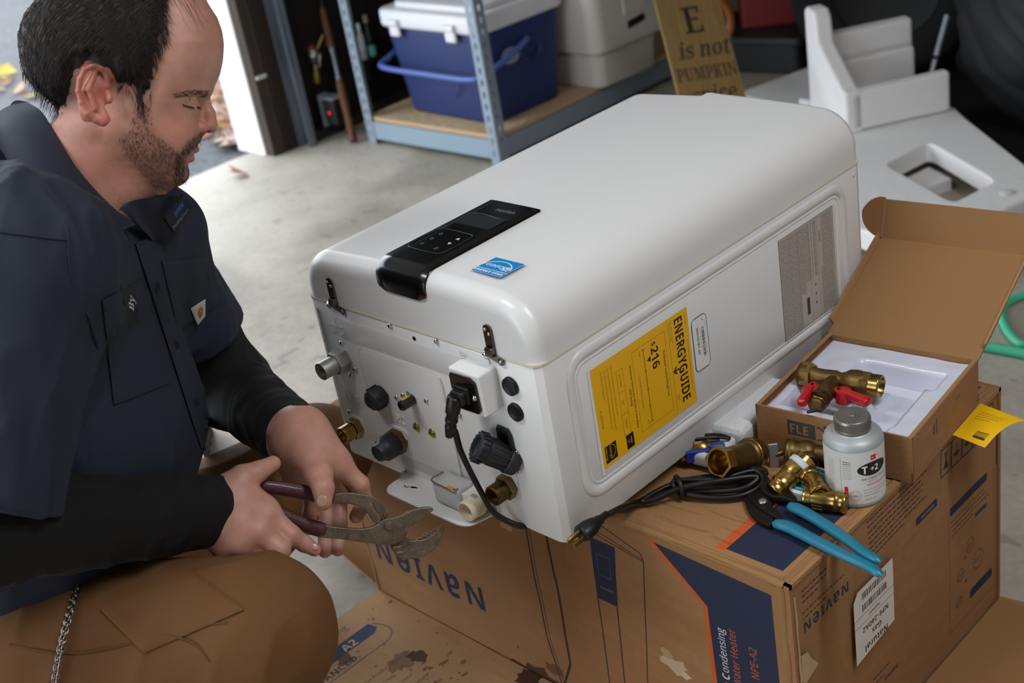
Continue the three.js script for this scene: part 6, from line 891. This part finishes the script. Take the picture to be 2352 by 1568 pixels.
const shirtF = (x, y, z) => {
  let d = torsoD(x, y, z);
  d = smin(d, cap(x, y, z, c3(392, 520, 1.71), J.shL, .042, .06), .04); d = smin(d, cap(x, y, z, c3(110, 410, 1.59), c3(-90, 460, 1.52), .055, .075), .05);
  const sc = cap(x, y - -.012, z, lerp3(J.shR, J.shL, .06), lerp3(J.shR, J.shL, .94), .066, .060); d = smin(d, sc, .05);
  
  let aR = cap(x, y, z, J.shR, J.elR, .080, .082); aR -= .008 * ridge(x, y, z, armRD, 17, .8, 3) + .003 * ridge(x, y, z, armRD, 34, .7, 8);
  aR = smax(aR, cutEnd(x, y, z, hemR, armRD), .006); d = smin(d, aR, .014 + .07 * sstep(.17, .02, dot3(sub3([x, y, z], J.shR), armRD)));
  let aL = cap(x, y, z, J.shL, J.elL, .069, .060) - .006 * ridge(x, y, z, armLD, 20, .6, 5); aL = smax(aL, cutEnd(x, y, z, hemL, armLD), .006); d = smin(d, aL, .03);
  d -= .010 * ridge(x, y, z, tD, 11, .8, 11) + .0035 * ridge(x, y, z, nrm3([tD[0] + .4, tD[1], tD[2]]), 26, .7, 21);
  return d;
};
const sleeveR = (x, y, z) => { const d1 = nrm3(sub3(J.wrR, J.elR)), cuff = c3(503, 1174, 1.60); let d = cap(x, y, z, J.elR, J.wrR, .056, .0415); d = smin(d, cap(x, y, z, lerp3(J.shR, J.elR, .6), J.elR, .06, .058), .03); d -= .0035 * ridge(x, y, z, nrm3(cross3(d1, [0, 0, 1])), 40, .75, 2) * sstep(.0, .2, 1) + .002 * ridge(x, y, z, d1, 50, .5, 6); return smax(d, cutEnd(x, y, z, cuff, d1), .006); };
const sleeveL = (x, y, z) => { const d1 = nrm3(sub3(J.wrL, J.elL)), cuff = c3(692, 1008, 1.70), q = nrm3(cross3(d1, [.3, .2, 1])); let d = cap(x, y, z, J.elL, J.wrL, .056, .040); d = smin(d, cap(x, y, z, lerp3(J.shL, J.elL, .35), J.elL, .060, .056), .03); const t = dot3(sub3([x, y, z], J.elL), d1); d -= .003 * ridge(x, y, z, q, 34, .85, 4) + .0004 * Math.sin(t * 220 + 6 * noise(x * 30, y * 30, z * 30)); return smax(d, cutEnd(x, y, z, cuff, d1), .006); };
const thD = nrm3(sub3(J.knR, J.hipR)), thL = nrm3(sub3(J.knL, J.hipL));
const trouserF = (x, y, z) => {
  let d = cap(x, y, z, J.hipR, J.knR, .118, .083); d = smin(d, cap(x, y, z, J.knR, J.anR, .084, .070), .03);
  const kq = Math.exp(-Math.pow(len3(sub3([x, y, z], J.knR)) / .12, 2)); d -= .013 * ridge(x, y, z, nrm3(cross3(thD, [.2, .1, 1])), 15, .8, 2) * (1 - .85 * kq) + .004 * ridge(x, y, z, nrm3([thD[0] * .4, 1, .2]), 24, .7, 9) * (1 - .8 * kq);
  let e = cap(x, y, z, J.hipL, J.knL, .112, .066); e = smin(e, cap(x, y, z, J.knL, J.anL, .068, .064), .03); e -= .005 * ridge(x, y, z, thL, 16, .6, 12);
  d = smin(d, e, .03); d = smin(d, cap(x, y, z, J.pel, lerp3(J.pel, J.neck, .18), .15, .14), .05); return d;
};
const matShirt = M(0x1b2434, .8, { bumpMap: grainTex, bumpScale: .0005 }), matKnit = M(0x070708, .92, { bumpMap: grainTex, bumpScale: .0006 }), matDuck = M(0x694520, .85, { bumpMap: grainTex, bumpScale: .0006 });
{
  const sb = bound([J.neck, J.pel, J.shR, J.shL, hemR, hemL], .20); part(man, 'shirt', netMesh(shirtF, sb[0], sb[1], .0055), matShirt, 'navy short-sleeved work shirt');
  const ar = bound([J.elR, J.wrR, lerp3(J.shR, J.elR, .6)], .075); part(man, 'sleeve', netMesh(sleeveR, ar[0], ar[1], .0042), matKnit, 'black long sleeve');
  const al = bound([J.elL, J.wrL, lerp3(J.shL, J.elL, .35)], .075); part(man, 'sleeve', netMesh(sleeveL, al[0], al[1], .0042), matKnit, 'black long sleeve');
  const tb = bound([J.hipR, J.hipL, J.knR, J.knL, J.anR, J.anL, J.pel, lerp3(J.pel, J.neck, .18)], .16); part(man, 'trousers', netMesh(trouserF, tb[0], tb[1], .006), matDuck, 'brown canvas work trousers');
  for (const s of ['R', 'L']) { const a = J['an' + s], t = J['toe' + s], f = (x, y, z) => { const p = V(x, y, z).applyMatrix4(FM); let d = smin(cap(x, y, z, a, t, .055, .046), cap(x, y, z, lerp3(a, J['kn' + s], .35), a, .052, .054), .03); return smax(d, .004 - p.y, .01); }; const bb = bound([a, t, lerp3(a, J['kn' + s], .35)], .07); part(man, 'boot', netMesh(f, bb[0], bb[1], .006), M(0x3a2a1c, .7), 'brown work boot'); }
  // pieces sewn to the cloth: a small patch laid on the surface and given thickness
  const lay = (f, u, v, d0, lift) => { const dir = nrm3(c3(u, v, 1)); let p = c3(u, v, d0 - .25); for (let i = 0; i < 90; i++) { const d = f(...p); if (d < .0003) break; p = p.map((a, k) => a + dir[k] * Math.min(d * .8, .02)); } return p.map((a, k) => a - dir[k] * lift); };
  const sewn = (f, P, nu, nv, d0, lift, th, warp = 0) => { const pos = [], uv = [], ix = []; for (const s of [0, 1]) for (let j = 0; j <= nv; j++) for (let i = 0; i <= nu; i++) { const a = i / nu, b = j / nv, u = mix(mix(P[0][0], P[1][0], a), mix(P[3][0], P[2][0], a), b), v = mix(mix(P[0][1], P[1][1], a), mix(P[3][1], P[2][1], a), b); const p = toW(lay(f, u, v, d0, lift - s * th)); pos.push(p.x, p.y, p.z); uv.push(a, 1 - b); }
    const m = (nu + 1) * (nv + 1), q = (a, b, c, d) => ix.push(a, b, c, a, c, d); for (let j = 0; j < nv; j++) for (let i = 0; i < nu; i++) { const a = j * (nu + 1) + i; q(a, a + nu + 1, a + nu + 2, a + 1); q(m + a, m + a + 1, m + a + nu + 2, m + a + nu + 1); }
    for (let i = 0; i < nu; i++) { q(i, i + 1, m + i + 1, m + i); const e = nv * (nu + 1) + i; q(e + 1, e, m + e, m + e + 1); } for (let j = 0; j < nv; j++) { const a = j * (nu + 1), b = a + nu + 1; q(b, a, m + a, m + b); q(a + nu, b + nu, m + b + nu, m + a + nu); }
    const g = new THREE.BufferGeometry(); g.setAttribute('position', new THREE.Float32BufferAttribute(pos, 3)); g.setAttribute('uv', new THREE.Float32BufferAttribute(uv, 2)); g.setIndex(ix); g.computeVertexNormals(); return g; };
  part(man, 'placket', sewn(shirtF, [[312, 560], [338, 545], [520, 1078], [482, 1090]], 4, 44, 1.6, .006, .006), matShirt, 'front button strip');
  for (const t of [.2, .45, .7]) part(man, 'button', new THREE.CylinderGeometry(.005, .005, .002, 16).rotateX(Math.PI / 2).applyMatrix4(new THREE.Matrix4().makeBasis(CAMX, CAMY, CAMZ)).translate(...toW(lay(shirtF, mix(325, 501, t), mix(552, 1084, t), 1.6, .009)).toArray()), M(0x1c2230, .4));
  part(man, 'chest_pocket', sewn(shirtF, [[236, 690], [326, 640], [392, 880], [262, 930]], 10, 14, 1.5, .0035, .0035), matShirt); part(man, 'chest_pocket', sewn(shirtF, [[372, 600], [478, 590], [502, 700], [410, 760]], 10, 12, 1.7, .0035, .0035), matShirt);
  const np = canvasTex(128, 256, (c, w, h) => { c.fillStyle = '#14151a'; c.fillRect(0, 0, w, h); c.strokeStyle = '#22252e'; c.lineWidth = 8; c.strokeRect(4, 4, w - 8, h - 8); c.save(); c.translate(50, 160); c.rotate(-1.25); c.fillStyle = '#d5d6da'; c.font = 'bold italic 76px serif'; c.fillText('By', 0, 26); c.restore(); });
  part(man, 'name_patch', sewn(shirtF, [[280, 660], [312, 654], [322, 742], [296, 752]], 8, 10, 1.52, .006, .003), M(0xffffff, .8, { map: np }), 'dark name patch');
  const cl = canvasTex(128, 160, (c, w, h) => { c.fillStyle = '#b9b7b2'; c.fillRect(0, 0, w, h); c.fillStyle = '#a2561a'; c.beginPath(); c.ellipse(70, 86, 30, 44, .3, 0, 7); c.fill(); c.strokeStyle = '#c98a4a'; c.lineWidth = 7; c.beginPath(); c.arc(84, 70, 15, .8, 5); c.stroke(); });
  part(man, 'pocket_label', sewn(shirtF, [[438, 708], [472, 686], [472, 726], [454, 748]], 6, 6, 1.7, .007, .003), M(0xffffff, .7, { map: cl }), 'pale pocket label with an orange mark');
  const lg = canvasTex(256, 128, (c, w, h) => { c.fillStyle = '#151925'; c.fillRect(0, 0, w, h); c.fillStyle = '#2b62c9'; c.font = 'bold 46px sans-serif'; c.fillText('jestic', 90, 56); c.fillStyle = '#8d8c8e'; c.font = '27px sans-serif'; c.fillText('Plumbing-Electric', 14, 106); });
  { const q = [[382, 502, 1.568], [424, 456, 1.590], [446, 482, 1.612], [404, 536, 1.592]].map(p => toW(c3(...p)).addScaledVector(CAMZ, .006)); part(man, 'logo', slab(q[3], q[2].clone().sub(q[3]), q[0].clone().sub(q[3]), .004, 4, 4), M(0xffffff, .8, { map: lg }), 'embroidered blue and white logo'); }
  // collar
  const leaf = (up, lo, n, th) => { const A = new THREE.CatmullRomCurve3(up.map(p => toW(c3(...p)))), Bc = new THREE.CatmullRomCurve3(lo.map(p => toW(c3(...p)))), pos = [], ix = [], m = 8; for (const s of [0, 1]) for (let i = 0; i <= n; i++) { const a = A.getPoint(i / n), b = Bc.getPoint(i / n); for (let k = 0; k <= m; k++) { const t = k / m, p = a.clone().lerp(b, t); p.addScaledVector(CAMZ, .010 * Math.sin(Math.PI * t) - s * th).addScaledVector(CAMY, .004 * Math.sin(Math.PI * t)); pos.push(p.x, p.y, p.z); } }
    const M2 = (n + 1) * (m + 1), q = (a, b, c, d) => ix.push(a, b, c, a, c, d); for (let i = 0; i < n; i++) for (let k = 0; k < m; k++) { const a = i * (m + 1) + k; q(a, a + 1, a + m + 2, a + m + 1); q(M2 + a, M2 + a + m + 1, M2 + a + m + 2, M2 + a + 1); } for (let i = 0; i < n; i++) for (const k of [0, m]) { const a = i * (m + 1) + k; k ? q(a, M2 + a, M2 + a + m + 1, a + m + 1) : q(a, a + m + 1, M2 + a + m + 1, M2 + a); } const g = new THREE.BufferGeometry(); g.setAttribute('position', new THREE.Float32BufferAttribute(pos, 3)); g.setIndex(ix); g.computeVertexNormals(); return g; };
  part(man, 'collar', leaf([[62, 234, 1.60], [96, 258, 1.535], [132, 318, 1.485], [176, 386, 1.475], [222, 440, 1.485], [266, 482, 1.505], [313, 516, 1.52]], [[-30, 285, 1.60], [-6, 330, 1.49], [52, 418, 1.425], [116, 490, 1.415], [176, 540, 1.430], [222, 570, 1.450], [250, 574, 1.478]], 28, .003), matShirt, 'shirt collar');
  part(man, 'collar', leaf([[272, 482, 1.515], [286, 468, 1.512], [310, 459, 1.52], [350, 453, 1.54], [396, 450, 1.58], [426, 452, 1.63]], [[316, 518, 1.535], [334, 534, 1.55], [356, 556, 1.60], [396, 580, 1.65], [430, 570, 1.70], [448, 530, 1.74]], 24, .003), matShirt, 'shirt collar');
  part(man, 'collar', leaf([[62, 234, 1.60], [100, 270, 1.66], [170, 340, 1.70], [260, 420, 1.69], [330, 450, 1.66]], [[20, 250, 1.66], [90, 320, 1.72], [180, 420, 1.75], [290, 480, 1.72], [360, 500, 1.68]], 24, .003), matShirt, 'shirt collar');
  part(man, 'undershirt', tube([[300, 462, 1.60], [292, 478, 1.585], [300, 492, 1.578]].map(p => toW(c3(...p))), .008, 14, 8), M(0x6a2a1e, .8));
  // seams on the shirt and trousers
  const seam = (f, pts, d0, r, m) => tube(pts.map(([u, v]) => toW(lay(f, u, v, d0, .0006))), r, pts.length * 10, 6);
  part(man, 'seam', seam(shirtF, [[0, 532], [60, 540], [120, 548], [160, 552]], 1.42, .0012), matShirt); part(man, 'seam', seam(shirtF, [[150, 470], [156, 540], [164, 640], [200, 720], [226, 800]], 1.46, .0012), matShirt);
  part(man, 'seam', seam(trouserF, [[20, 1480], [150, 1500], [300, 1478], [420, 1440], [520, 1430]], 1.46, .0012), matDuck); part(man, 'knee_seam', seam(trouserF, [[250, 1390], [330, 1440], [450, 1480], [480, 1520]], 1.46, .0010), matDuck);
  part(man, 'tool_pocket', sewn(trouserF, [[230, 1400], [420, 1300], [560, 1400], [330, 1500]], 12, 10, 1.48, .0025, .0025), matDuck);
  // key chain: interlocked links hanging over the thigh
  const kc = new THREE.Group(); kc.name = 'key_chain'; kc.userData.label = 'steel key chain'; man.add(kc); const path = new THREE.CatmullRomCurve3([[192, 1300], [178, 1345], [162, 1400], [146, 1460], [134, 1520], [124, 1580]].map(([u, v]) => toW(lay(trouserF, u, v, 1.45, .0045)))), nl = 34, lk = new THREE.TorusGeometry(.0037, .00105, 6, 14).scale(1, 1.45, 1), ms = M(0x9c958c, .28, { metalness: 1 });
  for (let i = 0; i < nl; i++) { const p = path.getPointAt((i + .5) / nl), t = path.getTangentAt((i + .5) / nl), m = part(kc, 'link', lk, ms); const x = CAMZ.clone().applyAxisAngle(t, i % 2 ? .9 : -.7), z = x.clone().cross(t).normalize(), x2 = t.clone().cross(z); m.quaternion.setFromRotationMatrix(new THREE.Matrix4().makeBasis(x2, t, z)); m.position.copy(p); }
}
// ---- the big pliers in his hands
{
  const t = thing('slip_joint_pliers', 'worn steel slip joint pliers with dark red grips held in both hands', 'pliers'), o = at(800, 1200, 1.655), X = at(900, 1200, 1.672).sub(o).normalize(), Z0 = CAMZ.clone(), Yp = Z0.clone().cross(X).normalize(), Z = X.clone().cross(Yp), S = 1.655 / FOCAL;
  const q = pts => pts.map(([u, v]) => [(u - 800) * S, (1200 - v) * S]), wornTex = dataTex(256, 256, (u, v) => { const n = .52 + .26 * fbm(u * 9, v * 9, 2, 4) + .14 * Math.pow(noise(u * 60, v * 60, 4), 3); return [n * 1.02, n * .97, n * .9]; }), steel = M(0xaaa196, .5, { metalness: .75, map: wornTex, bumpMap: grainTex, bumpScale: .0006 });
  const fl = (pts, z0, th, hole) => { const s = smoothShape(q(pts), 110); if (hole) s.holes.push(new THREE.Path(smoothShape(q(hole), 30).getPoints())); const g = extr(s, th, .0011); const uv = g.attributes.uv; for (let i = 0; i < uv.count; i++) uv.setXY(i, uv.getX(i) * 14, uv.getY(i) * 14); return frame(g.translate(0, 0, z0), o, X, Yp, Z); };
  part(t, 'slotted_arm', fl([[745, 1150], [760, 1138], [772, 1132], [800, 1131], [830, 1134], [852, 1138], [868, 1148], [880, 1162], [888, 1176], [886, 1190], [874, 1202], [862, 1200], [846, 1180], [826, 1164], [804, 1157], [780, 1156]], -.0052, .0075, [[846, 1153], [852, 1151], [866, 1170], [880, 1190], [877, 1197], [870, 1192], [856, 1175], [846, 1160]]), steel);
  part(t, 'lower_jaw', fl([[866, 1196], [884, 1200], [900, 1215], [924, 1216], [938, 1222], [936, 1234], [946, 1240], [962, 1240], [986, 1236], [1004, 1222], [1022, 1202], [1027, 1208], [1022, 1232], [1006, 1260], [980, 1278], [950, 1284], [920, 1280], [905, 1262], [896, 1244], [880, 1228]], -.0055, .0085), steel);
  for (const [a, b] of [[[896, 1246], [936, 1222]], [[904, 1258], [942, 1236]], [[914, 1270], [948, 1248]]]) part(t, 'channel_rib', fl([[a[0], a[1] - 3], [(a[0] + b[0]) / 2, (a[1] + b[1]) / 2 + 5], [b[0], b[1] - 3], [b[0] + 2, b[1] + 3], [(a[0] + b[0]) / 2 + 2, (a[1] + b[1]) / 2 + 12], [a[0] + 1, a[1] + 4]], .001, .0035), steel);
  part(t, 'upper_jaw_arm', fl([[735, 1204], [760, 1206], [800, 1210], [840, 1210], [862, 1202], [880, 1190], [900, 1186], [922, 1180], [940, 1170], [965, 1163], [992, 1162], [996, 1168], [982, 1178], [966, 1192], [946, 1204], [928, 1210], [934, 1220], [930, 1234], [916, 1244], [896, 1248], [872, 1248], [830, 1242], [790, 1236], [750, 1232], [732, 1228]], .0028, .0078), steel);
  part(t, 'jaw_teeth', mergeGeometries([0, 1, 2, 3, 4, 5, 6, 7].map(i => { const a = i / 7; return fl([[mix(934, 984, a), mix(1206, 1175, a)], [mix(938, 988, a), mix(1203, 1172, a)], [mix(940, 989, a), mix(1209, 1177, a)]], .003, .007); }).concat([0, 1, 2, 3, 4, 5, 6].map(i => { const a = i / 6; return fl([[mix(960, 1012, a), mix(1241, 1214, a)], [mix(965, 1016, a), mix(1238, 1209, a)], [mix(969, 1020, a), mix(1245, 1217, a)]], -.005, .007); }))), steel);
  part(t, 'pivot_bolt', frame(lathe([[0, .0022], [.0052, .0022], [.0066, .0008], [.0066, 0]], 24).rotateX(Math.PI / 2).translate((891 - 800) * S, (1200 - 1204) * S, .0106), o, X, Yp, Z), steel); part(t, 'nut', frame(extr(hexShape(.004), .003, .0005).translate((886 - 800) * S, (1200 - 1180) * S, .001), o, X, Yp, Z), steel);
  const gm = P(0x4a2226, .5, { bumpMap: grainTex, bumpScale: .0008, clearcoat: .15 }), grip = (pts, r0, r1) => { const c = new THREE.CatmullRomCurve3(pts.map(([u, v, dz]) => o.clone().addScaledVector(X, (u - 800) * S).addScaledVector(Yp, (1200 - v) * S).addScaledVector(Z, dz))), n = 36, g = new THREE.TubeGeometry(c, n, 1, 14), p = g.attributes.position, cc = c.getSpacedPoints(n); for (let i = 0; i <= n; i++) { const s = i / n, r = mix(r0, r1, s) * Math.sqrt(clamp(1 - Math.pow(2 * s - 1, 18))) + .0002; for (let k = 0; k <= 14; k++) { const j = i * 15 + k, v = V(p.getX(j), p.getY(j), p.getZ(j)).sub(cc[i]), dz = v.dot(Z); v.addScaledVector(Z, -dz * .28).multiplyScalar(r); p.setXYZ(j, cc[i].x + v.x, cc[i].y + v.y, cc[i].z + v.z); } } g.computeVertexNormals(); return g; };
  part(t, 'grip', grip([[592, 1118, .0], [640, 1122, 0], [690, 1130, 0], [740, 1140, -.001], [768, 1146, -.0015]], .0082, .0098), gm, 'dark red worn grip'); part(t, 'grip', grip([[600, 1158, .003], [650, 1182, .005], [690, 1199, .0055], [720, 1210, .006], [750, 1218, .0065]], .0085, .0095), gm, 'dark red worn grip');
}

scene.traverse(o => { if (o.isMesh) { o.castShadow = true; o.receiveShadow = true; } });
renderer.render(scene, camera);
